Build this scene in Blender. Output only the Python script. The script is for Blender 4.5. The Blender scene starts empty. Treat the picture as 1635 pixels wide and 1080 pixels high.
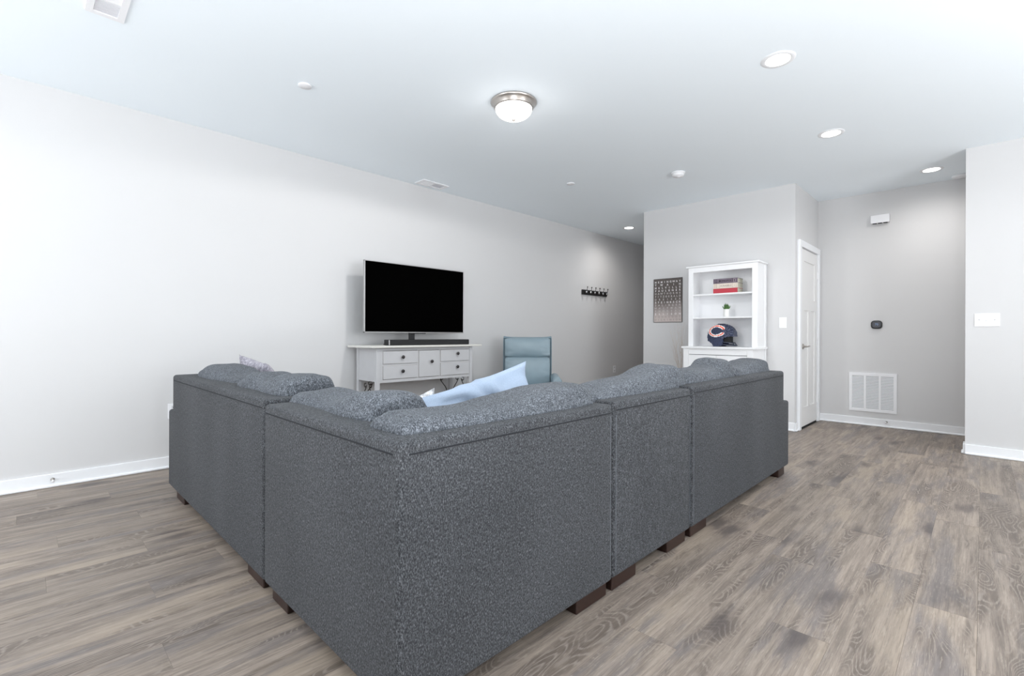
import bpy, bmesh, math, random
from mathutils import Vector, Matrix, noise

random.seed(7)
S = bpy.context.scene
C = S.collection
PI = math.pi

# ------------------------------------------------------------------ camera
F_PX, YAW, ROLL, EYE = 766.5, 0.775608, 0.00354, 1.056
cam = bpy.data.cameras.new('camera')
cam.sensor_fit = 'HORIZONTAL'
cam.sensor_width = 36.0
cam.lens = 36.0 * F_PX / 1635.0
cam.shift_y = -5.05 / 1635.0
cam.clip_start = 0.02
cam_o = bpy.data.objects.new('camera', cam)
fwd = Vector((math.cos(YAW), math.sin(YAW), 0))
rot = fwd.to_track_quat('-Z', 'Y').to_matrix() @ Matrix.Rotation(ROLL, 3, 'Z')
cam_o.matrix_world = Matrix.Translation((0, 0, EYE)) @ rot.to_4x4()
C.objects.link(cam_o)
S.camera = cam_o

# ------------------------------------------------------------------ light and exposure
S.view_settings.view_transform = 'Standard'
S.view_settings.look = 'None'
S.view_settings.gamma = 1.0
S.view_settings.use_curve_mapping = False
S.view_settings.exposure = 0.06
w = bpy.data.worlds.new('sky')
S.world = w
w.use_nodes = True
w.node_tree.nodes['Background'].inputs[0].default_value = (0.86, 0.93, 1.0, 1)
w.node_tree.nodes['Background'].inputs[1].default_value = 1.0
S.cycles.max_bounces = 10
S.cycles.diffuse_bounces = 7
S.cycles.caustics_reflective = False
S.cycles.caustics_refractive = False


def area(name, loc, target, sx, sy, power, col=(1, 1, 1), spread=180):
    l = bpy.data.lights.new(name, 'AREA')
    l.shape = 'RECTANGLE'
    l.size, l.size_y = sx, sy
    l.energy = power
    l.color = col
    l.spread = math.radians(spread)
    o = bpy.data.objects.new(name, l)
    o.location = loc
    o.rotation_euler = (Vector(target) - Vector(loc)).to_track_quat('-Z', 'Z').to_euler()
    C.objects.link(o)
    return o


# daylight through assumed, unseen windows behind and to the right of the camera
area('assumed_daylight_rear_1', (-2.55, 2.9, 1.35), (0, 2.9, 1.35), 2.3, 2.1, 72, (0.925, 0.965, 1.0))
area('assumed_daylight_rear_2', (-2.55, -0.6, 1.35), (0, -0.6, 1.35), 2.3, 2.1, 16, (0.925, 0.965, 1.0))
area('assumed_daylight_side', (1.6, -4.15, 1.35), (1.6, 0, 1.35), 3.4, 2.1, 160, (0.925, 0.965, 1.0))
# assumed flash bounce: unseen upward fill lights added to brighten the ceiling
area('assumed_bounce_fill_1', (-0.3, -0.4, 0.6), (-0.25, -0.35, 2.742), 0.8, 0.8, 134, (0.94, 0.97, 1.0), 180)
area('assumed_bounce_fill_2', (3.2, -2.3, 0.6), (3.25, -2.2, 2.742), 0.8, 0.8, 64, (0.94, 0.97, 1.0), 180)

CEIL = 2.742
YL = 4.562        # left wall
XB = 5.963        # wall behind the bookcase
XA = 6.990        # back wall of the alcove
XR = 5.930        # right wall

# ------------------------------------------------------------------ materials
MATS = {}


def mat(name, col=(0.8, 0.8, 0.8), rough=0.5, metal=0.0, spec=0.5, noise_amt=0.0, noise_scale=30.0,
        bump=0.0, bump_scale=200.0, emit=None, emit_s=0.0, coat=0.0, sheen=0.0):
    if name in MATS:
        return MATS[name]
    m = bpy.data.materials.new(name)
    m.use_nodes = True
    nt = m.node_tree
    b = nt.nodes['Principled BSDF']
    b.inputs['Base Color'].default_value = (*col, 1)
    b.inputs['Roughness'].default_value = rough
    b.inputs['Metallic'].default_value = metal
    b.inputs['Specular IOR Level'].default_value = spec
    b.inputs['Coat Weight'].default_value = coat
    b.inputs['Sheen Weight'].default_value = sheen
    tc = nt.nodes.new('ShaderNodeTexCoord')
    n = nt.nodes.new('ShaderNodeTexNoise')
    n.inputs['Scale'].default_value = noise_scale
    n.inputs['Detail'].default_value = 4
    nt.links.new(tc.outputs['Object'], n.inputs['Vector'])
    r = nt.nodes.new('ShaderNodeMix')
    r.data_type = 'RGBA'
    k = noise_amt
    r.inputs[6].default_value = (*[c * (1 - k) for c in col], 1)
    r.inputs[7].default_value = (*[min(1, c * (1 + k)) for c in col], 1)
    nt.links.new(n.outputs[0], r.inputs[0])
    nt.links.new(r.outputs[2], b.inputs['Base Color'])
    if bump > 0:
        n2 = nt.nodes.new('ShaderNodeTexNoise')
        n2.inputs['Scale'].default_value = bump_scale
        n2.inputs['Detail'].default_value = 3
        nt.links.new(tc.outputs['Object'], n2.inputs['Vector'])
        bp = nt.nodes.new('ShaderNodeBump')
        bp.inputs['Strength'].default_value = bump
        bp.inputs['Distance'].default_value = 0.002
        nt.links.new(n2.outputs[0], bp.inputs['Height'])
        nt.links.new(bp.outputs[0], b.inputs['Normal'])
    if emit:
        b.inputs['Emission Color'].default_value = (*emit, 1)
        b.inputs['Emission Strength'].default_value = emit_s
    MATS[name] = m
    return m


def srgb(r, g, b):
    f = lambda c: (c / 255 / 12.92) if c / 255 <= 0.04045 else ((c / 255 + 0.055) / 1.055) ** 2.4
    return (f(r), f(g), f(b))


def fabric_mat(name, dark, mid, light, scale=420.0, stretch=(1, 1, 0.5), bump=0.05, mott=0.28):
    m = bpy.data.materials.new(name)
    m.use_nodes = True
    nt = m.node_tree
    b = nt.nodes['Principled BSDF']
    b.inputs['Roughness'].default_value = 0.95
    b.inputs['Specular IOR Level'].default_value = 0.15
    b.inputs['Sheen Weight'].default_value = 0.04
    b.inputs['Sheen Roughness'].default_value = 0.6
    tc = nt.nodes.new('ShaderNodeTexCoord')
    mp = nt.nodes.new('ShaderNodeMapping')
    mp.inputs['Scale'].default_value = stretch
    nt.links.new(tc.outputs['Object'], mp.inputs[0])
    n = nt.nodes.new('ShaderNodeTexNoise')
    n.inputs['Scale'].default_value = scale
    n.inputs['Detail'].default_value = 3
    n.inputs['Roughness'].default_value = 0.75
    nt.links.new(mp.outputs[0], n.inputs['Vector'])
    cr = nt.nodes.new('ShaderNodeValToRGB')
    cr.color_ramp.elements[0].position = 0.30
    cr.color_ramp.elements[0].color = (*dark, 1)
    cr.color_ramp.elements[1].position = 0.72
    cr.color_ramp.elements[1].color = (*light, 1)
    e = cr.color_ramp.elements.new(0.5)
    e.color = (*mid, 1)
    nt.links.new(n.outputs[0], cr.inputs[0])
    n3 = nt.nodes.new('ShaderNodeTexNoise')
    n3.inputs['Scale'].default_value = 3.0
    n3.inputs['Detail'].default_value = 3
    nt.links.new(mp.outputs[0], n3.inputs['Vector'])
    mr = nt.nodes.new('ShaderNodeMapRange')
    mr.inputs[1].default_value = 0.3
    mr.inputs[2].default_value = 0.7
    mr.inputs[3].default_value = 0.90
    mr.inputs[4].default_value = 1.10
    nt.links.new(n3.outputs[0], mr.inputs[0])
    n4 = nt.nodes.new('ShaderNodeTexNoise')
    n4.inputs['Scale'].default_value = scale * 0.33
    n4.inputs['Detail'].default_value = 3
    n4.inputs['Roughness'].default_value = 0.6
    nt.links.new(mp.outputs[0], n4.inputs['Vector'])
    mr4 = nt.nodes.new('ShaderNodeMapRange')
    mr4.inputs[1].default_value = 0.32
    mr4.inputs[2].default_value = 0.68
    mr4.inputs[3].default_value = 1 - mott
    mr4.inputs[4].default_value = 1 + mott
    nt.links.new(n4.outputs[0], mr4.inputs[0])
    pr_ = nt.nodes.new('ShaderNodeMath')
    pr_.operation = 'MULTIPLY'
    nt.links.new(mr.outputs[0], pr_.inputs[0])
    nt.links.new(mr4.outputs[0], pr_.inputs[1])
    mul = nt.nodes.new('ShaderNodeVectorMath')
    mul.operation = 'SCALE'
    nt.links.new(cr.outputs[0], mul.inputs[0])
    nt.links.new(pr_.outputs[0], mul.inputs[3])
    nt.links.new(mul.outputs[0], b.inputs['Base Color'])
    bp = nt.nodes.new('ShaderNodeBump')
    bp.inputs['Strength'].default_value = bump
    bp.inputs['Distance'].default_value = 0.0015
    nt.links.new(n.outputs[0], bp.inputs['Height'])
    nt.links.new(bp.outputs[0], b.inputs['Normal'])
    MATS[name] = m
    return m


def wood_floor_mat():
    m = bpy.data.materials.new('plank_oak')
    m.use_nodes = True
    nt = m.node_tree
    N, L = nt.nodes, nt.links
    b = N['Principled BSDF']

    def math_(op, a=None, b_=None, c=None):
        x = N.new('ShaderNodeMath')
        x.operation = op
        for i, v in enumerate((a, b_, c)):
            if v is None:
                continue
            if isinstance(v, (int, float)):
                x.inputs[i].default_value = v
            else:
                L.new(v, x.inputs[i])
        return x.outputs[0]

    def mix(f, a, c):
        x = N.new('ShaderNodeMix')
        x.data_type = 'RGBA'
        for i, v in ((0, f), (6, a), (7, c)):
            if isinstance(v, tuple):
                x.inputs[i].default_value = (*v, 1)
            elif isinstance(v, (int, float)):
                x.inputs[i].default_value = v
            else:
                L.new(v, x.inputs[i])
        return x.outputs[2]

    def ramp(v, a, c):
        x = N.new('ShaderNodeMapRange')
        x.interpolation_type = 'SMOOTHSTEP'
        x.inputs[1].default_value = a
        x.inputs[2].default_value = c
        L.new(v, x.inputs[0])
        return x.outputs[0]

    tc = N.new('ShaderNodeTexCoord')
    oi = N.new('ShaderNodeObjectInfo')
    rnd = oi.outputs['Random']
    off = N.new('ShaderNodeCombineXYZ')
    L.new(math_('MULTIPLY', rnd, 37.0), off.inputs[0])
    L.new(math_('MULTIPLY', rnd, 91.0), off.inputs[1])
    L.new(math_('MULTIPLY', rnd, 53.0), off.inputs[2])
    add = N.new('ShaderNodeVectorMath')
    L.new(tc.outputs['Object'], add.inputs[0])
    L.new(off.outputs[0], add.inputs[1])
    P = add.outputs[0]

    def nz(sx, sy, detail=3.0, rough=0.55, dist=0.0):
        mp = N.new('ShaderNodeMapping')
        mp.inputs['Scale'].default_value = (sx, sy, 1)
        L.new(P, mp.inputs[0])
        n = N.new('ShaderNodeTexNoise')
        n.inputs['Scale'].default_value = 1.0
        n.inputs['Detail'].default_value = detail
        n.inputs['Roughness'].default_value = rough
        n.inputs['Distortion'].default_value = dist
        L.new(mp.outputs[0], n.inputs['Vector'])
        return n.outputs[0]

    broad = nz(1.5, 9.0, 5.0, 0.62)
    streak = nz(2.0, 38.0, 6.0, 0.68)
    fine = nz(7.0, 240.0, 3.0, 0.7)
    field = nz(1.7, 6.5, 1.5, 0.45, 0.25)
    # cathedral grain: contour lines of a stretched field
    rings = math_('FRACT', math_('MULTIPLY', math_('ADD', field, math_('MULTIPLY', fine, 0.016)), 40.0))
    line = math_('SUBTRACT', 1.0, ramp(math_('ABSOLUTE', math_('SUBTRACT', rings, 0.5)), 0.04, 0.22))
    heart = ramp(broad, 0.49, 0.62)
    # knots
    mpk = N.new('ShaderNodeMapping')
    mpk.inputs['Scale'].default_value = (1.6, 4.2, 1)
    L.new(P, mpk.inputs[0])
    vor = N.new('ShaderNodeTexVoronoi')
    vor.inputs['Scale'].default_value = 1.0
    L.new(mpk.outputs[0], vor.inputs['Vector'])
    wob = math_('ADD', vor.outputs['Distance'], math_('MULTIPLY', math_('SUBTRACT', nz(9, 22, 3.0), 0.5), 0.30))
    knot = math_('SUBTRACT', 1.0, ramp(wob, 0.04, 0.30))
    col = mix(ramp(streak, 0.32, 0.68), srgb(160, 146, 134), srgb(122, 111, 102))
    col = mix(math_('MULTIPLY', ramp(nz(0.9, 4.0, 2.0), 0.48, 0.66), 0.55), col, srgb(172, 156, 139))
    grey = ramp(nz(1.3, 8.0, 5.0, 0.65), 0.50, 0.64)
    col = mix(math_('MULTIPLY', grey, 0.60), col, srgb(110, 105, 106))
    col = mix(math_('MULTIPLY', heart, 0.62), col, srgb(90, 79, 72))
    col = mix(math_('MULTIPLY', math_('MULTIPLY', line, math_('ADD', math_('MULTIPLY', heart, 0.55), 0.04)), 0.9), col, srgb(168, 157, 147))
    col = mix(math_('MULTIPLY', ramp(fine, 0.50, 0.66), 0.42), col, srgb(98, 88, 82))
    col = mix(math_('MULTIPLY', ramp(nz(16.0, 170.0, 3.0, 0.7), 0.54, 0.68), 0.30), col, srgb(186, 174, 160))
    col = mix(math_('MULTIPLY', knot, 0.75), col, srgb(76, 69, 69))
    val = N.new('ShaderNodeHueSaturation')
    val.inputs['Hue'].default_value = 0.5
    val.inputs['Saturation'].default_value = 1.0
    L.new(math_('ADD', math_('MULTIPLY', math_('FRACT', math_('MULTIPLY', rnd, 7.31)), 0.20), 0.89), val.inputs['Value'])
    L.new(col, val.inputs['Color'])
    L.new(val.outputs[0], b.inputs['Base Color'])
    b.inputs['Roughness'].default_value = 0.46
    b.inputs['Specular IOR Level'].default_value = 0.3
    bp = N.new('ShaderNodeBump')
    bp.inputs['Strength'].default_value = 0.18
    bp.inputs['Distance'].default_value = 0.0008
    L.new(fine, bp.inputs['Height'])
    L.new(bp.outputs[0], b.inputs['Normal'])
    return m


M_WALL = mat('wall_paint', srgb(213, 212, 212), 0.85, spec=0.2, noise_amt=0.008, noise_scale=3, bump=0.06, bump_scale=350)
M_CEIL = mat('ceiling_paint', srgb(243, 250, 255), 0.9, spec=0.15, noise_amt=0.005, noise_scale=3, bump=0.05, bump_scale=300)
M_TRIM = mat('trim_white', srgb(240, 241, 243), 0.4, noise_amt=0.006)
M_DOOR = mat('door_white', srgb(232, 231, 230), 0.4, noise_amt=0.006)
M_PLASTIC = mat('white_plastic', srgb(240, 240, 242), 0.4, noise_amt=0.005)
M_OFFWHITE = mat('off_white_plastic', srgb(214, 214, 216), 0.5, noise_amt=0.005)  # slightly greyer white for the outlet receptacles
M_LAC = mat('white_lacquer', srgb(243, 243, 244), 0.35, noise_amt=0.005)
M_WOOD = wood_floor_mat()
M_GAP = mat('underlay', (0.09, 0.08, 0.072), 0.9, noise_amt=0.1)
M_SOFA = fabric_mat('sofa_tweed', srgb(25, 25, 27), srgb(62, 63, 66), srgb(117, 119, 122), 290)
M_SOFA_LIT = fabric_mat('sofa_tweed_toplit', srgb(34, 36, 40), srgb(82, 85, 90), srgb(148, 152, 159), 290)  # same tweed as the sofa, lightened to paint light from above on back cushions
M_SEAM = mat('seam_thread', srgb(26, 28, 33), 0.9, noise_amt=0.2, noise_scale=300)
M_STITCH = mat('pale_stitching', srgb(104, 108, 114), 0.9, noise_amt=0.35, noise_scale=220)
M_FOOT = mat('dark_walnut', srgb(40, 22, 16), 0.4, noise_amt=0.25, noise_scale=40)
M_BLUE = fabric_mat('pale_blue_cotton', srgb(146, 160, 180), srgb(160, 174, 193), srgb(174, 187, 205), 500, (1, 1, 1), 0.2, 0.03)
M_WPIL = fabric_mat('white_boucle', srgb(120, 122, 128), srgb(205, 205, 207), srgb(222, 222, 222), 90, (1, 1, 1), 0.8)
M_LILAC = fabric_mat('grey_lilac_plush', srgb(120, 116, 126), srgb(160, 156, 165), srgb(196, 192, 199), 60, (1, 1, 1), 0.9)
M_LEATHER = mat('teal_leather', srgb(136, 154, 163), 0.42, spec=0.5, noise_amt=0.08, noise_scale=9, bump=0.25, bump_scale=260)
M_LEATHER2 = mat('teal_leather_edge', srgb(122, 142, 152), 0.45, spec=0.4, noise_amt=0.08, noise_scale=9, bump=0.2, bump_scale=260)
M_BLACK = mat('black_plastic', (0.012, 0.012, 0.013), 0.45, noise_amt=0.1)
M_SCREEN = mat('screen_glass', (0.001, 0.001, 0.001), 0.7, spec=0.0, noise_amt=0.0)
M_GRILLECLOTH = mat('speaker_mesh', (0.012, 0.012, 0.013), 0.7, noise_amt=0.4, noise_scale=600, bump=0.4, bump_scale=700)
M_SILVER = mat('satin_silver', (0.55, 0.54, 0.54), 0.3, metal=1.0, noise_amt=0.05)
M_CHROME = mat('polished_chrome', (0.88, 0.88, 0.9), 0.18, metal=1.0, noise_amt=0.02)
M_NICKEL = mat('brushed_nickel', srgb(190, 184, 178), 0.33, metal=1.0, noise_amt=0.05)
M_BRONZE = mat('dark_bronze', srgb(62, 60, 60), 0.38, metal=0.7, noise_amt=0.2, noise_scale=60)
M_IRON = mat('wrought_iron', srgb(56, 50, 46), 0.55, metal=0.5, noise_amt=0.25, noise_scale=60)
M_CONS = mat('grey_paint', srgb(194, 194, 196), 0.6, noise_amt=0.035, noise_scale=14, bump=0.15, bump_scale=90)
M_WORN = mat('worn_edge', srgb(150, 140, 132), 0.7, noise_amt=0.25, noise_scale=60)
M_CONTOP = mat('cream_paint', srgb(218, 216, 210), 0.55, noise_amt=0.04, noise_scale=14)
M_LAMP = mat('lit_diffuser', (1, 1, 1), 0.4, emit=(1.0, 0.97, 0.93), emit_s=6.0)
M_LAMP2 = mat('lit_glass_bowl', (1, 1, 1), 0.3, emit=(1.0, 0.985, 0.97), emit_s=3.0)
M_DARK = mat('dark_void', (0.02, 0.02, 0.02), 0.9, noise_amt=0.1)
M_DUCT = mat('grey_duct', srgb(150, 152, 154), 0.6, noise_amt=0.05)


# ------------------------------------------------------------------ mesh helpers
def bm_new():
    return bmesh.new()


def add_box(bm, x0, x1, y0, y1, z0, z1, bev=0.0, seg=2, mi=0):
    r = bmesh.ops.create_cube(bm, size=1.0)
    vs = r['verts']
    for v in vs:
        v.co.x = x0 if v.co.x < 0 else x1
        v.co.y = y0 if v.co.y < 0 else y1
        v.co.z = z0 if v.co.z < 0 else z1
    fs = set(f for v in vs for f in v.link_faces)
    for f in fs:
        f.material_index = mi
    if bev > 0:
        es = list({e for v in vs for e in v.link_edges})
        bmesh.ops.bevel(bm, geom=es, offset=bev, segments=seg, profile=0.5, affect='EDGES')
    return bm


def box(x0, x1, y0, y1, z0, z1, bev=0.0, seg=2):
    return add_box(bm_new(), x0, x1, y0, y1, z0, z1, bev, seg)


def add_poly(bm, pts, ext, bev=0.0, seg=3):
    """closed polygon pts (Vectors) extruded along the vector ext"""
    vs = [bm.verts.new(p) for p in pts]
    f = bm.faces.new(vs)
    r = bmesh.ops.extrude_face_region(bm, geom=[f])
    nv = [g for g in r['geom'] if isinstance(g, bmesh.types.BMVert)]
    bmesh.ops.translate(bm, verts=nv, vec=ext)
    allv = vs + nv
    fs = list({f for v in allv for f in v.link_faces})
    bmesh.ops.recalc_face_normals(bm, faces=fs)
    if bev > 0:
        es = list({e for v in allv for e in v.link_edges})
        bmesh.ops.bevel(bm, geom=es, offset=bev, segments=seg, profile=0.5, affect='EDGES')
    return bm


def add_tube(bm, pts, r, sides=8, r2=None):
    pts = [Vector(p) for p in pts]
    n = len(pts)
    rings = []
    up = Vector((0, 0, 1))
    for i, p in enumerate(pts):
        d = (pts[min(i + 1, n - 1)] - pts[max(i - 1, 0)]).normalized()
        a = d.cross(up)
        if a.length < 1e-3:
            a = d.cross(Vector((1, 0, 0)))
        a.normalize()
        b = d.cross(a).normalized()
        rr = r if r2 is None else r + (r2 - r) * i / (n - 1)
        rings.append([bm.verts.new(p + rr * (math.cos(2 * PI * k / sides) * a + math.sin(2 * PI * k / sides) * b)) for k in range(sides)])
    for i in range(n - 1):
        for k in range(sides):
            bm.faces.new((rings[i][k], rings[i][(k + 1) % sides], rings[i + 1][(k + 1) % sides], rings[i + 1][k]))
    bm.faces.new(rings[0][::-1])
    bm.faces.new(rings[-1])
    return bm


def add_lathe(bm, prof, center, axis='Z', n=32, cap=True):
    """prof: list of (radius, height)"""
    c = Vector(center)
    ax = {'Z': (Vector((1, 0, 0)), Vector((0, 1, 0)), Vector((0, 0, 1))),
          'X': (Vector((0, 1, 0)), Vector((0, 0, 1)), Vector((1, 0, 0))),
          'Y': (Vector((0, 0, 1)), Vector((1, 0, 0)), Vector((0, 1, 0)))}[axis]
    rings = []
    for r, h in prof:
        if r < 1e-6:
            rings.append([bm.verts.new(c + h * ax[2])])
        else:
            rings.append([bm.verts.new(c + h * ax[2] + r * (math.cos(2 * PI * k / n) * ax[0] + math.sin(2 * PI * k / n) * ax[1])) for k in range(n)])
    for a, b in zip(rings, rings[1:]):
        for k in range(n):
            k2 = (k + 1) % n
            if len(a) == 1 and len(b) > 1:
                bm.faces.new((a[0], b[k2], b[k]))
            elif len(b) == 1 and len(a) > 1:
                bm.faces.new((a[k], a[k2], b[0]))
            elif len(a) > 1:
                bm.faces.new((a[k], a[k2], b[k2], b[k]))
    for ring, rev in ((rings[0], True), (rings[-1], False)):
        if cap and len(ring) > 1:
            try:
                bm.faces.new(ring[::-1] if rev else ring)
            except ValueError:
                pass
    bmesh.ops.recalc_face_normals(bm, faces=bm.faces)
    return bm


ORG = {}


def obj(name, bm, m, parent=None, smooth=False, angle=None, mods=None, local=False):
    """link a bmesh as ONE mesh object; coordinates are world ones unless local"""
    if parent is not None and not local:
        bmesh.ops.translate(bm, verts=bm.verts, vec=-ORG[parent.name])
    me = bpy.data.meshes.new(name)
    bm.to_mesh(me)
    bm.free()
    for mm in (m if isinstance(m, (list, tuple)) else [m]):
        me.materials.append(mm)
    if smooth:
        for p in me.polygons:
            p.use_smooth = True
    o = bpy.data.objects.new(name, me)
    C.objects.link(o)
    if parent is not None:
        o.parent = parent
        ORG[o.name] = ORG[parent.name].copy()
    else:
        ORG[o.name] = Vector((0, 0, 0))
    return o


def recenter(o, loc):
    loc = Vector(loc)
    o.data.transform(Matrix.Translation(-loc))
    o.location = loc
    ORG[o.name] = loc
    return o


def tag(o, label=None, cat=None, group=None, kind=None):
    if label:
        o['label'] = label
    if cat:
        o['category'] = cat
    if group:
        o['group'] = group
    if kind:
        o['kind'] = kind
    return o


def thing(name, loc, label, cat, rz=0.0, group=None):
    o = bpy.data.objects.new(name, None)
    o.empty_display_size = 0.1
    o.location = loc
    o.rotation_euler = (0, 0, rz)
    C.objects.link(o)
    ORG[o.name] = Vector(loc)
    return tag(o, label, cat, group)


def struct(name, bm, m, parent=None, smooth=False):
    o = obj(name, bm, m, parent, smooth)
    if parent is None:
        o['kind'] = 'structure'
    return o


def copy_tree(o, parent=None):
    c = o.copy()
    C.objects.link(c)
    if parent is not None:
        c.parent = parent
    for ch in list(o.children):
        copy_tree(ch, c)
    return c


# ------------------------------------------------------------------ the room
X0, X1, Y0 = -2.6, 9.4, -4.2
YH = 3.322        # corridor side of the bookcase block
YD = 1.478        # closet door wall
YE = 0.112        # edge of the right wall
YAL = -1.3        # far side of the alcove

floor = struct('floor', box(X0 - 0.1, X1 + 0.1, Y0 - 0.1, YL + 0.1, -0.09, -0.008), M_GAP)
ceiling = struct('ceiling', box(X0 - 0.1, X1 + 0.1, Y0 - 0.1, YL + 0.1, CEIL, CEIL + 0.1), M_CEIL)
struct('wall_left', box(X0, X1, YL, YL + 0.12, 0, CEIL), M_WALL)
struct('wall_front', box(XB, XA, YD, YH, 0, CEIL), M_WALL)
struct('wall_back', box(XA, XA + 0.12, YAL - 0.12, YH, 0, CEIL), M_WALL)
struct('wall_right', box(XR, XR + 0.13, Y0, YE, 0, CEIL), M_WALL)
struct('wall_alcove', box(XR + 0.13, XA, YAL - 0.12, YAL, 0, CEIL), M_WALL)
struct('wall_hall', box(XA + 0.12, X1, YH - 0.12, YH, 0, CEIL), M_WALL)
struct('wall_far', box(X1, X1 + 0.12, YH - 0.12, YL + 0.12, 0, CEIL), M_WALL)


def wall_open(name, axis, pos, a0, a1, holes, th=0.12):
    """wall with rectangular openings: piers, sills and lintels of one mesh"""
    bm = bm_new()

    def put(u0, u1, z0, z1):
        if axis == 'X':
            add_box(bm, pos - th, pos, u0, u1, z0, z1)
        else:
            add_box(bm, u0, u1, pos - th, pos, z0, z1)
    u = a0
    for h0, h1, s, t in holes:
        put(u, h0, 0, CEIL)
        put(h0, h1, 0, s)
        put(h0, h1, t, CEIL)
        u = h1
    put(u, a1, 0, CEIL)
    return struct(name, bm, M_WALL)


wall_open('wall_rear', 'X', X0, Y0 - 0.12, YL + 0.12, [(-1.8, 0.6, 0.25, 2.4), (1.7, 4.1, 0.25, 2.4)])  # assumed openings out of view, for the rear daylight
wall_open('wall_side', 'Y', Y0, X0, XR + 0.13, [(-0.1, 3.3, 0.25, 2.4)])  # assumed opening out of view, for the side daylight
for k, (ax, pos, a0, a1) in enumerate((('X', X0, -1.8, 0.6), ('X', X0, 1.7, 4.1), ('Y', Y0, -0.1, 3.3))):
    bm = bm_new()
    for (u0, u1, z0, z1) in ((a0, a0 + 0.05, 0.25, 2.4), (a1 - 0.05, a1, 0.25, 2.4), (a0, a1, 0.25, 0.30), (a0, a1, 2.35, 2.4),
                             ((a0 + a1) / 2 - 0.03, (a0 + a1) / 2 + 0.03, 0.25, 2.4)):
        if ax == 'X':
            add_box(bm, pos - 0.1, pos - 0.05, u0, u1, z0, z1)
        else:
            add_box(bm, u0, u1, pos - 0.1, pos - 0.05, z0, z1)
    struct('assumed_window_%d' % (k + 1), bm, M_TRIM)  # frames of the assumed, unseen windows

# planks: whole boards where the picture shows the floor
PW, PL = 0.180, 1.215
plank_meshes = {}


def plank_mesh(wd, ln):
    key = (round(wd, 3), round(ln, 3))
    if key not in plank_meshes:
        bm = bm_new()
        g = 0.00015
        x0, x1, y0, y1 = -ln / 2 + g, ln / 2 - g, -wd / 2 + g, wd / 2 - g
        b = 0.0005
        lo = [bm.verts.new((x, y, -0.008)) for x, y in ((x0, y0), (x1, y0), (x1, y1), (x0, y1))]
        mi = [bm.verts.new((x, y, -b)) for x, y in ((x0, y0), (x1, y0), (x1, y1), (x0, y1))]
        hi = [bm.verts.new((x, y, 0)) for x, y in ((x0 + b, y0 + b), (x1 - b, y0 + b), (x1 - b, y1 - b), (x0 + b, y1 - b))]
        for a, c in ((lo, mi), (mi, hi)):
            for k in range(4):
                bm.faces.new((a[k], a[(k + 1) % 4], c[(k + 1) % 4], c[k]))
        bm.faces.new(hi)
        me = bpy.data.meshes.new('plank')
        bm.to_mesh(me)
        bm.free()
        me.materials.append(M_WOOD)
        plank_meshes[key] = me
    return plank_meshes[key]


cand = []
rng = random.Random(3)
y = YL - 0.05
row = 0
while y > Y0 + 0.01:
    ya, yb = max(Y0, y - PW), y
    x = X0 + 0.30 - (0.0 if row % 3 == 0 else (0.43 if row % 3 == 1 else 0.85)) - rng.uniform(0, 0.25)
    if row == 0:
        yb = YL
    while x < X1:
        xa, xb = max(x, X0), min(x + PL, X1)
        # boards stop at the walls
        yc = (ya + yb) / 2
        lim = X1
        if yc < YE:
            lim = XR if yc < YAL else XA
        elif yc < YH:
            lim = XA if yc < YD else XB
        if xa < lim - 0.02 and xb - xa > 0.02:
            xb2 = min(xb, lim)
            cand.append((xa, xb2, ya, yb))
        x += PL
    y -= PW
    row += 1


def in_view(xa, xb, ya, yb):
    # ground area the lens sees
    cx, cy = (xa + xb) / 2, (ya + yb) / 2
    best = 0
    for px in (xa, cx, xb):
        for py in (ya, yb):
            d = px * fwd.x + py * fwd.y
            r = px * fwd.y - py * fwd.x
            if d < 1.3 or abs(r / d) > 1.12:
                continue
            best = max(best, (xb - xa) * (yb - ya) / d ** 3)
    hidden = (0.72 < xa and xb < 4.1 and ya > 1.1 and yb < 4.3 and not (xb > 4.0))
    return best, hidden


scored = []
for c in cand:
    s, hid = in_view(*c)
    scored.append((s * (0.02 if hid else 1.0), c))
scored.sort(key=lambda t: -t[0])
single, rest = scored[:296], scored[296:]
for s, (xa, xb, ya, yb) in single:
    o = bpy.data.objects.new('plank', plank_mesh(yb - ya, xb - xa))
    C.objects.link(o)
    o.parent = floor
    o.location = ((xa + xb) / 2, (ya + yb) / 2, 0)
bm = bm_new()
for s, (xa, xb, ya, yb) in rest:
    g = 0.0008
    add_box(bm, xa + g, xb - g, ya + g, yb - g, -0.0085, -0.0002)
o = obj('planks', bm, M_WOOD, floor)
o['kind'] = 'stuff'


# baseboards
def base(name, pts):
    """run of 92 mm board with a shoe moulding along straight legs; pts: (x0,y0,x1,y1,nx,ny)"""
    bm = bm_new()
    shoe = bm_new()
    for x0, y0, x1, y1, nx, ny in pts:
        for (b_, t, h, bev) in ((bm, 0.014, 0.092, 0.003), (shoe, 0.026, 0.02, 0.008)):
            if nx == 0:
                ya, yb = sorted((y0, y0 + ny * t))
                add_box(b_, x0, x1, ya, yb, 0.0004, h, bev)
            else:
                xa, xb = sorted((x0, x0 + nx * t))
                add_box(b_, xa, xb, y0, y1, 0.0004, h, bev)
    o = struct(name, bm, M_TRIM)
    obj('shoe_moulding', shoe, M_TRIM, o)
    return o


base('baseboard_left', [(X0, YL, X1, YL, 0, -1)])
base('baseboard_front', [(XB, YD - 0.0005, XB, YH + 0.014, -1, 0), (XB + 0.0005, YD, 6.044, YD, 0, -1)])
base('baseboard_back', [(XA, YAL, XA, YD - 0.016, -1, 0)])
base('baseboard_right', [(XR, Y0, XR, YE + 0.0005, -1, 0), (XR + 0.0005, YE, XR + 0.13, YE, 0, 1)])

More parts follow.
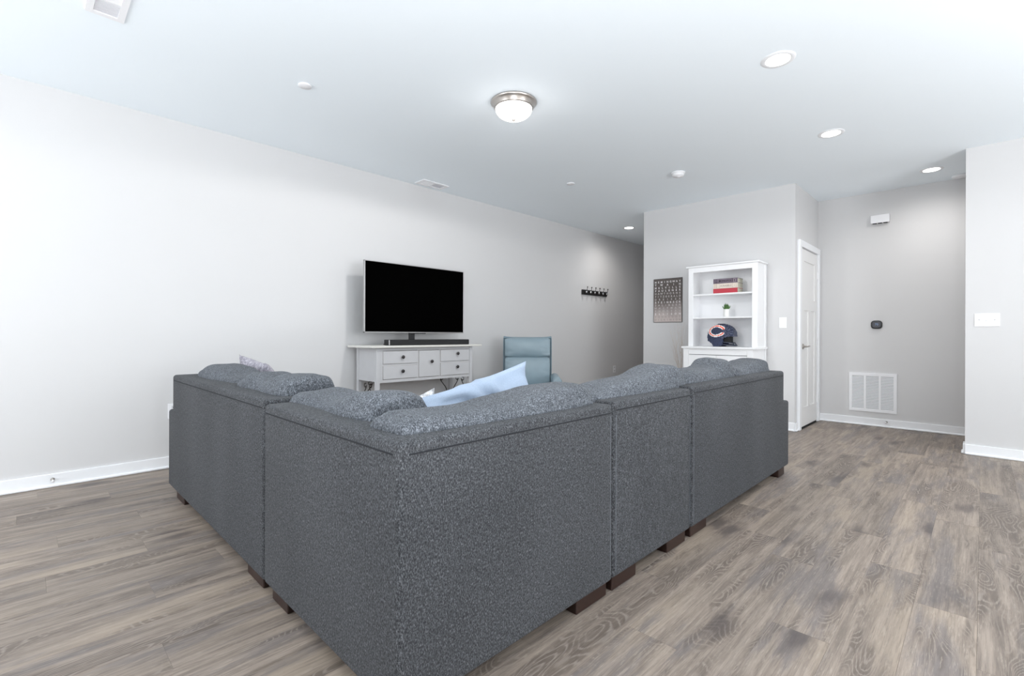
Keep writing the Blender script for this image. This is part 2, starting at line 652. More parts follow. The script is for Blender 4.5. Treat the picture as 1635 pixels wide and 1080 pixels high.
# closet door on the side of the bookcase block
dr = struct('door_1', box(6.155, 6.862, YD - 0.006, YD - 0.0005, 0.022, 2.045), M_DOOR)
bm = bm_new()
# stiles and rails standing proud of the recessed panels
for (a0, a1, z0, z1) in ((6.155, 6.265, 0.022, 2.045), (6.752, 6.862, 0.022, 2.045), (6.265, 6.752, 1.915, 2.045),
                         (6.265, 6.752, 1.35, 1.48), (6.265, 6.752, 0.022, 0.235), (6.46, 6.557, 0.235, 1.35)):
    add_box(bm, a0, a1, YD - 0.016, YD - 0.006, z0, z1, 0.0)
obj('door_frame_rail', bm, M_DOOR, dr)
bm = bm_new()
add_box(bm, 6.045, 6.118, YD - 0.030, YD - 0.0003, 0.0004, 2.060, 0.003)
add_box(bm, 6.900, 6.972, YD - 0.030, YD - 0.0003, 0.0004, 2.060, 0.003)
add_box(bm, 6.045, 6.972, YD - 0.031, YD - 0.0003, 2.060, 2.132, 0.003)
add_box(bm, 6.118, 6.150, YD - 0.022, YD - 0.0003, 0.0004, 2.059)
add_box(bm, 6.868, 6.900, YD - 0.022, YD - 0.0003, 0.0004, 2.059)
obj('casing', bm, M_TRIM, dr)
for z in (0.28, 1.06, 1.80):
    bm = bm_new()
    add_box(bm, 6.848, 6.885, YD - 0.024, YD - 0.016, z - 0.045, z + 0.045, 0.002)
    add_tube(bm, [(6.866, YD - 0.028, z - 0.048), (6.866, YD - 0.028, z + 0.048)], 0.006)
    obj('hinge', bm, M_PLASTIC, dr)
bm = bm_new()
add_lathe(bm, [(0.031, 0), (0.031, -0.006), (0.026, -0.010), (0.011, -0.012), (0.010, -0.045), (0, -0.046)], (6.215, YD - 0.016, 0.935), 'Y', 24)
add_tube(bm, [(6.215, YD - 0.055, 0.935), (6.25, YD - 0.060, 0.936), (6.32, YD - 0.060, 0.938)], 0.009, 10)
obj('door_handle', bm, M_NICKEL, dr, True)
bm = box(6.155, 6.862, YD - 0.012, YD - 0.0008, 0.0006, 0.020)
obj('threshold_gap', bm, M_DARK, dr)

# ------------------------------------------------------------------ sectional sofa
SX, SY = 0.680, 1.072         # outer planes of the two backs
sofa = thing('sectional_sofa', (SX, SY, 0), 'large charcoal tweed L-shaped sectional sofa seen from behind its corner', 'sofa')
V = Vector
D = 0.15                      # depth of the back frame
ZB = 0.056

# corner back: L-shaped in plan
bm = bm_new()
g = 0.002
add_poly(bm, [V(p + (ZB,)) for p in ((SX, SY), (1.686 - g, SY), (1.686 - g, SY + D), (SX + D, SY + D), (SX + D, 2.062 - g), (SX, 2.062 - g))],
         V((0, 0, 0.775 - ZB)), 0.018, 4)
obj('back_section', bm, M_SOFA, sofa, True)
bm = bm_new()
add_box(bm, 1.686 + g, 2.424 - g, SY + 0.003, SY + D, ZB, 0.782, 0.018, 4)
obj('back_section', bm, M_SOFA, sofa, True)
bm = bm_new()
add_poly(bm, [V((x, SY, z)) for x, z in ((2.424 + g, ZB), (4.165, ZB), (4.165, 0.556), (4.035, 0.556), (4.035, 0.790), (2.424 + g, 0.790))],
         V((0, D, 0)), 0.018, 4)
obj('back_section', bm, M_SOFA, sofa, True)
bm = bm_new()
add_poly(bm, [V((SX, y, z)) for y, z in ((2.062 + g, ZB), (3.855, ZB), (3.855, 0.556), (3.735, 0.556), (3.735, 0.790), (2.062 + g, 0.790))],
         V((D, 0, 0)), 0.018, 4)
obj('back_section', bm, M_SOFA, sofa, True)

# welt seams under the rolled top, and the joints' stitched edges
for pts in ([(SX + 0.03, SY - 0.0005, 0.741), (1.66, SY - 0.0005, 0.741)],
            [(1.71, SY + 0.0025, 0.748), (2.40, SY + 0.0025, 0.748)],
            [(2.45, SY - 0.0005, 0.757), (4.01, SY - 0.0005, 0.757)],
            [(SX - 0.0005, SY + 0.03, 0.741), (SX - 0.0005, 2.04, 0.741)],
            [(SX - 0.0005, 2.085, 0.757), (SX - 0.0005, 3.70, 0.757)]):
    bm = bm_new()
    add_tube(bm, pts, 0.0021, 6)
    obj('welt_seam', bm, M_SEAM, sofa)
for x, h in ((1.686, 0.74), (2.424, 0.75)):
    for dx, dy in ((-0.022, 0.0004), (0.024, 0.0026 if x < 2 else 0.0004)):
        bm = bm_new()
        add_tube(bm, [(x + dx, SY + dy, ZB + 0.03), (x + dx, SY + dy, h - 0.012)], 0.0014, 6)
        obj('stitching', bm, M_STITCH, sofa)

# arms, seat base, seat cushions
bm = box(3.995, 4.165, SY + D, 2.06, ZB, 0.556, 0.022, 4)
obj('arm', bm, M_SOFA, sofa, True)
bm = box(SX + D, 1.66, 3.69, 3.855, ZB, 0.556, 0.022, 4)
obj('arm', bm, M_SOFA, sofa, True)
for (xa, xb, ya, yb) in ((SX + D, 1.684, SY + D, 2.06), (1.688, 2.422, SY + D, 2.04), (2.426, 3.995, SY + D, 2.04), (SX + D, 1.645, 2.064, 3.69)):
    obj('seat_base', box(xa, xb, ya, yb, ZB, 0.285, 0.012, 2), M_SOFA, sofa, True)
for (xa, xb, ya, yb) in ((0.84, 1.684, 1.235, 2.06), (1.688, 2.422, 1.235, 2.05), (2.426, 3.19, 1.235, 2.05), (3.194, 3.99, 1.235, 2.05),
                         (0.84, 1.655, 2.064, 2.84), (0.84, 1.655, 2.844, 3.685)):
    obj('seat_cushion', box(xa + 0.003, xb - 0.003, ya, yb, 0.285, 0.445, 0.035, 4), M_SOFA, sofa, True)


def cushion_bm(L, T, H, top=None, seed=0, e=4.6, bulge=0.14, n=40, wr=0.008):
    """upright box cushion, long axis x, thickness y, height z, base at z=0"""
    bm = bm_new()
    bmesh.ops.create_cube(bm, size=2.0)
    bmesh.ops.subdivide_edges(bm, edges=bm.edges[:], cuts=n - 1, use_grid_fill=True)
    for v in bm.verts:
        x, y, z = v.co
        r = (abs(x) ** 14 + ((abs(y) ** e + abs(z) ** e) ** (1 / e)) ** 14) ** (1 / 14)
        x, y, z = x / r, y / r, z / r
        b = 1 + bulge * (1 - x * x) * (1 - z * z)
        h = H
        if top:
            k = max(0.0, z) ** 1.5
            h = H + top(x) * k
        p = V((x * L / 2, y * T / 2 * b, (z + 1) / 2 * h))
        nrm = V((x ** 5 / L, y ** 5 / T, z ** 5 / H))
        if nrm.length > 0:
            nrm.normalize()
        q = V((p.x * 3.0 + seed * 7.1, p.y * 6, p.z * 7))
        d = noise.noise(q) * wr + noise.noise(q * 3.1) * wr * 0.3
        # gathered folds near the two ends
        fold = max(0.0, abs(x) - 0.62) / 0.38
        d -= 0.006 * math.exp(-((abs(x) - 0.93) / 0.022) ** 2)
        d += 0.007 * noise.noise(V((p.x * 5 + seed * 3.3, p.y * 3, p.z * 3)))
        d += math.sin(p.z * 70 + seed + 3 * noise.noise(q * 2)) * 0.014 * fold * (1 - fold)
        p += nrm * d
        v.co = p
    return bm


def place(bm, loc, rz=0, rx=0, ry=0):
    m = Matrix.Translation(loc) @ Matrix.Rotation(rz, 4, 'Z') @ Matrix.Rotation(ry, 4, 'Y') @ Matrix.Rotation(rx, 4, 'X')
    bm.transform(m)
    return bm


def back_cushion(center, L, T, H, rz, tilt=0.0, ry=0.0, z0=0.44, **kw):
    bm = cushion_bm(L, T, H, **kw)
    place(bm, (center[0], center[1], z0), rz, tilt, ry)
    o = obj('back_cushion', bm, M_SOFA_LIT, sofa, True)
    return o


def bump(c, wdt, h):
    return lambda x: h * math.exp(-((x - c) / wdt) ** 2)


def prof(*pts):
    def f(x):
        for (a, ha), (b, hb) in zip(pts, pts[1:]):
            if x <= b:
                t = (x - a) / (b - a)
                t = t * t * (3 - 2 * t)
                return ha + (hb - ha) * t
        return pts[-1][1]
    return f


# right run, from the corner outwards (local +x runs away from the corner)
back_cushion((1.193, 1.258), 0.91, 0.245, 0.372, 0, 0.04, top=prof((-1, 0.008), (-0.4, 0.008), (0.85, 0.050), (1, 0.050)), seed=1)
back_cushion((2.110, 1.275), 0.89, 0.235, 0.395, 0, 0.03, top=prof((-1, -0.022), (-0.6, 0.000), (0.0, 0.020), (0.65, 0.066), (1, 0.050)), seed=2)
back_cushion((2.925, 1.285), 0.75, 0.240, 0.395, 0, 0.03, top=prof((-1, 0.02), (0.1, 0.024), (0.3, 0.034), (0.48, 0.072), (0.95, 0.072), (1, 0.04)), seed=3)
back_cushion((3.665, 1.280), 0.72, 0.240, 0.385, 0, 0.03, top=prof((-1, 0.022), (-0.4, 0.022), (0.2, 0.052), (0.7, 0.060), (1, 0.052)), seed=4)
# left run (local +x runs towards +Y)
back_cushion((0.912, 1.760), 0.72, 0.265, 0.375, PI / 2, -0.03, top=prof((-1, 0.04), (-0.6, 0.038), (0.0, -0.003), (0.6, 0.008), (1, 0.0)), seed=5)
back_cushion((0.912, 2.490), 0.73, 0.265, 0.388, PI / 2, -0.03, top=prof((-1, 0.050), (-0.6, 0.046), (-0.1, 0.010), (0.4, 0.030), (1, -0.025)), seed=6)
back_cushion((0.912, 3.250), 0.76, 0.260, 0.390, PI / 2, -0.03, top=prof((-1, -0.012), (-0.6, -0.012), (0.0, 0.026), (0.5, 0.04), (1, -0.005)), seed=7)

feet = [(1.461, 1.662, SY + 0.016, SY + 0.075), (1.702, 1.895, SY + 0.016, SY + 0.075), (2.185, 2.385, SY + 0.016, SY + 0.075),
        (2.445, 2.650, SY + 0.016, SY + 0.075), (3.93, 4.075, SY + 0.008, SY + 0.075),
        (SX + 0.020, SX + 0.080, 2.122, 2.32), (SX + 0.020, SX + 0.080, 1.862, 2.02), (SX + 0.018, SX + 0.080, 3.50, 3.70),
        (SX + 0.06, SX + 0.14, SY + 0.06, SY + 0.14), (1.45, 1.60, 1.95, 2.03), (4.00, 4.08, 1.92, 2.0), (1.52, 1.6, 3.6, 3.7), (2.35, 2.5, 1.9, 1.98)]
for (xa, xb, ya, yb) in feet:
    obj('foot', box(xa, xb, ya, yb, 0.0003, ZB + 0.004, 0.005, 2), M_FOOT, sofa)


def pillow_bm(W, H, T, seed=0, n=30, pinch=0.07, wr=0.006, folds=0.0):
    """throw pillow in the x/z plane, centred on its middle, thickness along y"""
    bm = bm_new()
    top, bot = {}, {}
    for i in range(n + 1):
        for j in range(n + 1):
            u, v_ = -1 + 2 * i / n, -1 + 2 * j / n
            x = u * (1 - pinch * (1 - v_ * v_)) * W / 2
            z = v_ * (1 - pinch * (1 - u * u)) * H / 2
            t = T / 2 * ((1 - u ** 4) * (1 - v_ ** 4)) ** 0.55 * (0.75 + 0.25 * (1 - u * u) * (1 - v_ * v_))
            q = V((x * 5 + seed * 9, z * 5, 0))
            e = ((1 - u ** 8) * (1 - v_ ** 8)) ** 0.5
            d1 = noise.noise(q * 1.6) * wr * e + folds * e * math.sin(11 * (u - v_ * 1.4) + 5 * noise.noise(q))
            d2 = noise.noise(q * 1.6 + V((0, 0, 5))) * wr * e + folds * e * math.sin(10 * (u + v_ * 1.2) + 5 * noise.noise(q))
            top[i, j] = bm.verts.new((x, t + d1, z))
            if 0 < i < n and 0 < j < n:
                bot[i, j] = bm.verts.new((x, -t - d2, z))
            else:
                bot[i, j] = top[i, j]
    for i in range(n):
        for j in range(n):
            bm.faces.new((top[i, j], top[i, j + 1], top[i + 1, j + 1], top[i + 1, j]))
            f = [bot[i, j], bot[i + 1, j], bot[i + 1, j + 1], bot[i, j + 1]]
            try:
                bm.faces.new(f)
            except ValueError:
                pass
    bmesh.ops.recalc_face_normals(bm, faces=bm.faces)
    return bm


# throw pillows standing on the seats
def throw(name, label, m, W, H, T, loc, rz, lean, roll, **kw):
    bm = pillow_bm(W, H, T, **kw)
    o = obj(name, bm, m, None, True)
    o.matrix_world = Matrix.Translation(loc) @ Matrix.Rotation(rz, 4, 'Z') @ Matrix.Rotation(lean, 4, 'X') @ Matrix.Rotation(roll, 4, 'Y')
    ORG[o.name] = V(loc)
    return tag(o, label, 'pillow')


throw('throw_pillow', 'pale blue rumpled cotton throw pillow leaning on the corner back cushion of the sofa', M_BLUE,
      0.66, 0.50, 0.19, (1.435, 1.625, 0.622), 0.02, 0.16, -0.20, seed=2, folds=0.024, pinch=0.05)
throw('throw_pillow', 'white nubbly throw pillow behind the pale blue pillow in the sofa corner', M_WPIL,
      0.46, 0.44, 0.14, (1.17, 1.86, 0.545), 0.10, 0.20, -0.24, seed=5)
throw('throw_pillow', 'grey lilac plush throw pillow peeking over the left run of sofa cushions', M_LILAC,
      0.46, 0.44, 0.15, (1.135, 3.42, 0.695), -PI / 2, 0.42, 0.10, seed=9, pinch=0.10)

# ------------------------------------------------------------------ console table, television, sound bar
con = thing('console_table', (2.95, 4.3, 0), 'distressed light grey console table with four small drawers below the television', 'console')
bm = bm_new()
add_poly(bm, [V((x, y, 0.926)) for x, y in ((2.265, 4.20), (2.285, 4.065), (3.655, 4.065), (3.69, 4.12), (3.69, 4.52), (2.265, 4.52))], V((0, 0, 0.021)), 0.005, 2)
obj('tabletop', bm, M_CONTOP, con)
for (xa, xb, ya, yb) in ((2.352, 2.390, 4.105, 4.145), (3.508, 3.548, 4.105, 4.145), (2.352, 2.390, 4.455, 4.495), (3.508, 3.548, 4.455, 4.495)):
    obj('leg', box(xa, xb, ya, yb, 0.0005, 0.926, 0.003), M_CONS, con)
for xa in (2.358, 3.528):
    obj('side_panel', box(xa, xa + 0.014, 4.145, 4.455, 0.600, 0.926), M_CONS, con)
obj('back_panel', box(2.39, 3.508, 4.475, 4.488, 0.600, 0.926), M_CONS, con)
bm = bm_new()
for (a, b_, z0, z1) in ((2.390, 3.508, 0.898, 0.926), (2.390, 3.508, 0.588, 0.618), (2.390, 2.422, 0.618, 0.898), (3.505, 3.508, 0.618, 0.898),
                        (2.816, 2.833, 0.618, 0.898), (3.092, 3.106, 0.618, 0.898), (2.422, 2.816, 0.751, 0.767), (3.106, 3.505, 0.753, 0.769)):
    add_box(bm, a, b_, 4.112, 4.135, z0, z1)
obj('front_frame', bm, M_CONS, con)
obj('bottom_board', box(2.39, 3.508, 4.135, 4.475, 0.600, 0.612), M_CONS, con)


def front(name, xa, xb, za, zb, kx, kz):
    d = obj(name, box(xa, xb, 4.104, 4.118, za, zb, 0.003), M_CONS, con)
    bm = bm_new()
    add_box(bm, xa - 0.0015, xb + 0.0015, 4.110, 4.116, za - 0.0015, zb + 0.0015)
    obj('worn_edge', bm, M_WORN, d)
    bm = bm_new()
    add_lathe(bm, [(0.006, 0), (0.006, -0.012), (0.014, -0.016), (0.0175, -0.022), (0.016, -0.029), (0.009, -0.034), (0, -0.035)], (kx, 4.104, kz), 'Y', 16)
    obj('knob', bm, M_BRONZE, d, True)


front('drawer', 2.424, 2.814, 0.769, 0.893, 2.633, 0.833)
front('drawer', 2.424, 2.814, 0.621, 0.749, 2.631, 0.694)
front('door', 2.835, 3.090, 0.621, 0.893, 2.980, 0.778)
front('drawer', 3.108, 3.503, 0.771, 0.894, 3.326, 0.852)
front('drawer', 3.108, 3.503, 0.621, 0.752, 3.322, 0.708)


def spiral(c, r0, r1, a0, a1, plane, n=26):
    pts = []
    for i in range(n + 1):
        t = i / n
        r = r0 + (r1 - r0) * t
        a = a0 + (a1 - a0) * t
        u, v_ = r * math.cos(a), r * math.sin(a)
        pts.append(V((c[0] + u, c[1], c[2] + v_)) if plane == 'X' else V((c[0], c[1] + u, c[2] + v_)))
    return pts


def scroll_bracket(x, y, sgn, plane):
    """wrought S-scroll in the corner between a leg and the apron"""
    bm = bm_new()

    def P(u, z):
        return (x + sgn * u, y, z) if plane == 'X' else (x, y + sgn * u, z)
    pts = []
    # upper curl, the long stroke, lower curl
    for i in range(20):
        a = -2.6 + i / 19 * 4.2
        r = 0.010 + 0.016 * i / 19
        pts.append(P(0.105 + r * math.cos(a + PI), 0.560 + r * math.sin(a + PI)))
    for i in range(1, 14):
        t = i / 13
        pts.append(P(0.130 - 0.098 * (t * t * (3 - 2 * t)), 0.565 - 0.165 * t))
    for i in range(18):
        a = 0.2 + i / 17 * 4.6
        r = 0.024 - 0.014 * i / 17
        pts.append(P(0.050 - r * math.cos(a) * 0.9, 0.388 - r * math.sin(a)))
    add_tube(bm, pts, 0.0045, 6)
    return bm


for x, y, s, pl in ((2.39, 4.475, 1, 'X'), (3.508, 4.475, -1, 'X'), (2.39, 4.125, 1, 'X')):
    if y > 4.2 or x < 3:
        if not (y < 4.2):
            obj('scroll_bracket', scroll_bracket(x, y, s, pl), M_IRON, con, True)
for x in (2.371, 3.528):
    obj('scroll_bracket', scroll_bracket(x, 4.145, 1, 'Y'), M_IRON, con, True)
    obj('scroll_bracket', scroll_bracket(x, 4.455, -1, 'Y'), M_IRON, con, True)

tv = thing('television', (2.925, 4.26, 0.947), 'large flat television with a black screen on the grey console', 'television')
obj('housing', box(2.310, 3.537, 4.258, 4.285, 1.080, 1.772, 0.004), M_BLACK, tv)
bm = bm_new()
for (a, b_, z0, z1) in ((2.305, 2.3125, 1.074, 1.776), (3.5345, 3.542, 1.074, 1.776), (2.305, 3.542, 1.770, 1.777), (2.305, 3.542, 1.072, 1.083)):
    add_box(bm, a, b_, 4.250, 4.280, z0, z1, 0.001)
obj('bezel', bm, M_SILVER, tv)
obj('screen', box(2.3125, 3.5345, 4.2535, 4.257, 1.083, 1.770), M_SCREEN, tv)
obj('rear_housing', box(2.55, 3.30, 4.285, 4.33, 1.12, 1.55, 0.012), M_BLACK, tv)
obj('sensor_strip', box(2.83, 3.02, 4.2525, 4.262, 1.063, 1.0715, 0.001), M_BLACK, tv)
obj('stand_neck', box(2.825, 2.888, 4.262, 4.288, 0.956, 1.085, 0.004), M_BLACK, tv)
obj('stand_base', box(2.62, 3.10, 4.252, 4.44, 0.9475, 0.958, 0.003), M_BLACK, tv)

sb = thing('sound_bar', (3.0, 4.16, 0.947), 'long low black sound bar on the console in front of the television', 'speaker')
obj('housing', box(2.505, 3.530, 4.138, 4.232, 0.9474, 1.004, 0.006), M_BLACK, sb)
obj('speaker_grille', box(2.512, 3.523, 4.131, 4.139, 0.951, 1.000, 0.003), M_GRILLECLOTH, sb)
obj('end_cap', box(2.503, 2.511, 4.129, 4.139, 0.950, 1.001, 0.002), M_SILVER, sb)

# ------------------------------------------------------------------ recliner armchair
RC = V((4.345, 3.995, 0))
face = math.atan2(-0.700, -0.714) - 0.035          # looks towards the room's near corner
ch = thing('recliner_armchair', RC, 'teal blue leather recliner armchair with high back beside the long wall', 'armchair', face - PI / 2)
# local: +y is the way the chair faces, +x its own left when looking from behind


def wing_back():
    bm = bm_new()
    W2, z0, z1 = 0.302, 0.30, 1.035
    n = 14
    outer = []
    for i in range(n + 1):
        x = -W2 + 2 * W2 * i / n
        outer.append((x, z1 + 0.014 * (abs(x) / W2) ** 6))
    pts = [V((-W2 + 0.012, 0, z0))] + [V((x, 0, z)) for x, z in outer] + [V((W2 - 0.012, 0, z0))]
    add_poly(bm, pts, V((0, -0.07, 0)), 0.012, 3)
    return bm


LEAN = Matrix.Translation((0, -0.02, 0)) @ Matrix.Rotation(0.10, 4, 'X')
bm = wing_back()
bm.transform(LEAN)
obj('back_shell', bm, M_LEATHER2, ch, True, local=True)


def cush(W, T, H, seed, e=4.0, bulge=0.6, wr=0.005):
    return cushion_bm(W, T, H, None, seed, e, bulge, 22, wr)


bm = cush(0.565, 0.11, 0.245, 31)
place(bm, (0, 0.045, 0.775))
bm.transform(LEAN)
obj('headrest_cushion', bm, M_LEATHER, ch, True, local=True)
bm = cush(0.555, 0.11, 0.41, 33)
place(bm, (0, 0.045, 0.375))
bm.transform(LEAN)
obj('back_cushion', bm, M_LEATHER, ch, True, local=True)
bm = bm_new()
for sx in (-1, 1):
    add_tube(bm, [(sx * 0.292, 0.012, 0.36), (sx * 0.296, 0.010, 0.7), (sx * 0.297, 0.008, 1.02)], 0.007, 8)
add_tube(bm, [(-0.297, 0.008, 1.022), (0, 0.006, 1.014), (0.297, 0.008, 1.022)], 0.007, 8)
bm.transform(LEAN)
obj('piping', bm, M_LEATHER2, ch, True, local=True)
bm = cushion_bm(0.56, 0.56, 0.15, None, 35, 6, 0.02, 20, 0.004)
place(bm, (0, 0.325, 0.30))
obj('seat_cushion', bm, M_LEATHER, ch, True, local=True)
obj('seat_base', box(-0.285, 0.285, -0.02, 0.60, 0.10, 0.305, 0.015, 3), M_LEATHER2, ch, True, local=True)
for sx in (-1, 1):
    bm = bm_new()
    prof_ = [V((sx * 0.335 + 0.052 * math.cos(a), 0.60, 0.535 + 0.052 * math.sin(a))) for a in [i * PI / 10 for i in range(11)]]
    prof_ = prof_ + [V((sx * 0.335 - 0.052, 0.60, 0.09)), V((sx * 0.335 + 0.052, 0.60, 0.09))]
    add_poly(bm, prof_, V((0, -0.62, 0)), 0.006, 2)
    obj('arm', bm, M_LEATHER, ch, True, local=True)
for sx in (-1, 1):
    for yy in (0.03, 0.54):
        obj('leg', box(sx * 0.335 - 0.03, sx * 0.335 + 0.03, yy - 0.03, yy + 0.03, 0.0005, 0.10, 0.004), M_FOOT, ch, local=True)
bm = cushion_bm(0.54, 0.09, 0.26, None, 37, 6, 0.1, 16, 0.003)
place(bm, (0, 0.625, 0.10))
obj('footrest', bm, M_LEATHER, ch, True, local=True)

# ------------------------------------------------------------------ coat rack
YW = YL
rack = thing('coat_rack', (6.57, YW, 1.74), 'black wall coat rack with six chrome double hooks on the long wall', 'coat rack')
obj('board', box(6.225, 6.925, YW - 0.02, YW - 0.0005, 1.703, 1.783, 0.003), M_BLACK, rack)
for k in range(6):
    x = 6.300 + k * 0.116
    bm = bm_new()
    add_lathe(bm, [(0.017, 0), (0.017, -0.004), (0, -0.006)], (x, YW - 0.02, 1.745), 'Y', 14)
    add_tube(bm, [(x, YW - 0.022, 1.748), (x, YW - 0.05, 1.760), (x, YW - 0.064, 1.800), (x, YW - 0.066, 1.818)], 0.004, 8)
    add_lathe(bm, [(0, 0.011), (0.008, 0.008), (0.010, 0), (0.008, -0.008), (0, -0.010)], (x, YW - 0.066, 1.822), 'Z', 10)
    add_tube(bm, [(x, YW - 0.022, 1.735), (x, YW - 0.042, 1.722), (x, YW - 0.056, 1.728), (x, YW - 0.060, 1.742)], 0.004, 8)
    hk = obj('hook', bm, M_IRON, rack, True)
    bm = bm_new()
    add_lathe(bm, [(0, 0.012), (0.015, 0.008), (0.019, 0), (0.015, -0.008), (0, -0.012)], (x - 0.012, YW - 0.058, 1.746), 'Y', 14)
    obj('knob', bm, M_CHROME, hk, True)

# ------------------------------------------------------------------ bookcase hutch
bc = thing('hutch_bookcase', (5.74, 2.16, 0), 'tall white hutch bookcase with open shelves above closed doors', 'bookcase')
FU, FL_, BK = 5.655, 5.525, 5.945
yl, yr = 2.550, 1.768
obj('countertop', box(5.508, BK, 1.750, 2.572, 0.905, 0.928, 0.003), M_LAC, bc)
for (ya, yb) in ((1.770, 1.790), (2.532, 2.552)):
    obj('side_panel', box(FL_ + 0.02, BK, ya, yb, 0.0006, 0.905), M_LAC, bc)
bm = bm_new()
for (ya, yb, z0, z1) in ((1.770, 1.832, 0.0006, 0.905), (2.490, 2.552, 0.0006, 0.905), (1.832, 2.490, 0.890, 0.905), (1.832, 2.490, 0.0006, 0.08)):
    add_box(bm, FL_, FL_ + 0.02, ya, yb, z0, z1, 0.0015)
obj('face_frame', bm, M_LAC, bc)
obj('frieze_panel', box(FL_ + 0.004, FL_ + 0.02, 1.834, 2.488, 0.836, 0.889, 0.001), M_LAC, bc)
for (ya, yb, kn) in ((1.835, 2.1595, 2.13), (2.1635, 2.488, 2.19)):
    d = obj('door', box(FL_ + 0.006, FL_ + 0.018, ya, yb, 0.083, 0.830), M_LAC, bc)
    bm = bm_new()
    for (a, b_, z0, z1) in ((ya, ya + 0.055, 0.083, 0.830), (yb - 0.055, yb, 0.083, 0.830), (ya + 0.055, yb - 0.055, 0.765, 0.830), (ya + 0.055, yb - 0.055, 0.083, 0.15)):
        add_box(bm, FL_ + 0.001, FL_ + 0.006, a, b_, z0, z1)
    obj('door_rail', bm, M_LAC, d)
    bm = bm_new()
    add_lathe(bm, [(0.006, 0), (0.006, -0.014), (0.014, -0.018), (0.013, -0.026), (0, -0.028)], (FL_ + 0.001, kn, 0.52), 'X', 14)
    obj('knob', bm, M_NICKEL, d, True)
obj('shadow_gap', box(FL_ + 0.0185, FL_ + 0.0195, 1.833, 2.489, 0.081, 0.836), M_DARK, bc)
for (ya, yb) in ((yr, yr + 0.02), (yl - 0.02, yl)):
    obj('side_panel', box(FU + 0.018, BK, ya, yb, 0.928, 1.868), M_LAC, bc)
bm = bm_new()
for (ya, yb, z0, z1) in ((yr, yr + 0.058, 0.928, 1.868), (yl - 0.058, yl, 0.928, 1.868), (yr + 0.058, yl - 0.058, 1.808, 1.868)):
    add_box(bm, FU, FU + 0.018, ya, yb, z0, z1, 0.0015)
obj('face_frame', bm, M_LAC, bc)
obj('crown', box(FU - 0.022, BK, yr - 0.022, yl + 0.022, 1.868, 1.886, 0.004), M_LAC, bc)
obj('back_panel', box(BK - 0.012, BK - 0.004, yr + 0.02, yl - 0.02, 0.928, 1.868), M_LAC, bc)
bm = bm_new()
add_box(bm, BK - 0.045, BK - 0.002, yr - 0.006, yr, 0.0006, 1.866)
add_box(bm, BK - 0.045, BK - 0.002, yl, yl + 0.006, 0.928, 1.866)
obj('rear_stile', bm, M_LAC, bc)
obj('shelf', box(FU + 0.006, BK - 0.012, yr + 0.02, yl - 0.02, 1.530, 1.548, 0.0015), M_LAC, bc)
obj('shelf', box(FU + 0.006, BK - 0.012, yr + 0.02, yl - 0.02, 1.256, 1.273, 0.0015), M_LAC, bc)
obj('lower_cleat', box(BK - 0.022, BK - 0.012, yr + 0.02, yl - 0.02, 0.928, 0.965), M_LAC, bc)


# flat lettering -----------------------------------------------------------------
def text_bm(body, size, at, right, up, ext=0.0003, sx=1.0, bold=0.0):
    """letters as thin raised print; at = centre, right/up = world directions"""
    cu = bpy.data.curves.new('lettering_curve', 'FONT')
    cu.body = body
    cu.size = size
    cu.align_x = 'CENTER'
    cu.align_y = 'CENTER'
    cu.resolution_u = 3
    cu.offset = bold
    o = bpy.data.objects.new('lettering_tmp', cu)
    C.objects.link(o)
    dg = bpy.context.evaluated_depsgraph_get()
    me = bpy.data.meshes.new_from_object(o.evaluated_get(dg))
    bm = bm_new()
    bm.from_mesh(me)
    bpy.data.meshes.remove(me)
    bpy.data.objects.remove(o)
    bpy.data.curves.remove(cu)
    r, u = V(right).normalized(), V(up).normalized()
    nrm = r.cross(u)
    for v in bm.verts:
        p = v.co
        v.co = V(at) + r * p.x * sx + u * p.y + nrm * ext
    return bm


def merge(dst, src):
    me = bpy.data.meshes.new('merge_tmp')
    src.to_mesh(me)
    src.free()
    dst.from_mesh(me)
    bpy.data.meshes.remove(me)
    return dst


# three book-shaped boxes
RGT, UPV = (0, -1, 0), (0, 0, 1)
M_B1 = mat('mauve_cloth', srgb(122, 110, 122), 0.8, noise_amt=0.06, noise_scale=200)
M_B1L = mat('mauve_print', srgb(52, 44, 54), 0.8, noise_amt=0.05)
M_B2 = mat('cream_cloth', srgb(230, 219, 207), 0.8, noise_amt=0.03, noise_scale=200)
M_B2L = mat('taupe_print', srgb(176, 160, 150), 0.8, noise_amt=0.05)
M_B3 = mat('red_cloth', srgb(190, 66, 78), 0.75, noise_amt=0.06, noise_scale=200)
M_PAGE = mat('cream_pages', srgb(218, 216, 198), 0.85, noise_amt=0.05, noise_scale=80)
M_B1B = mat('mauve_band', srgb(150, 138, 148), 0.8, noise_amt=0.05)


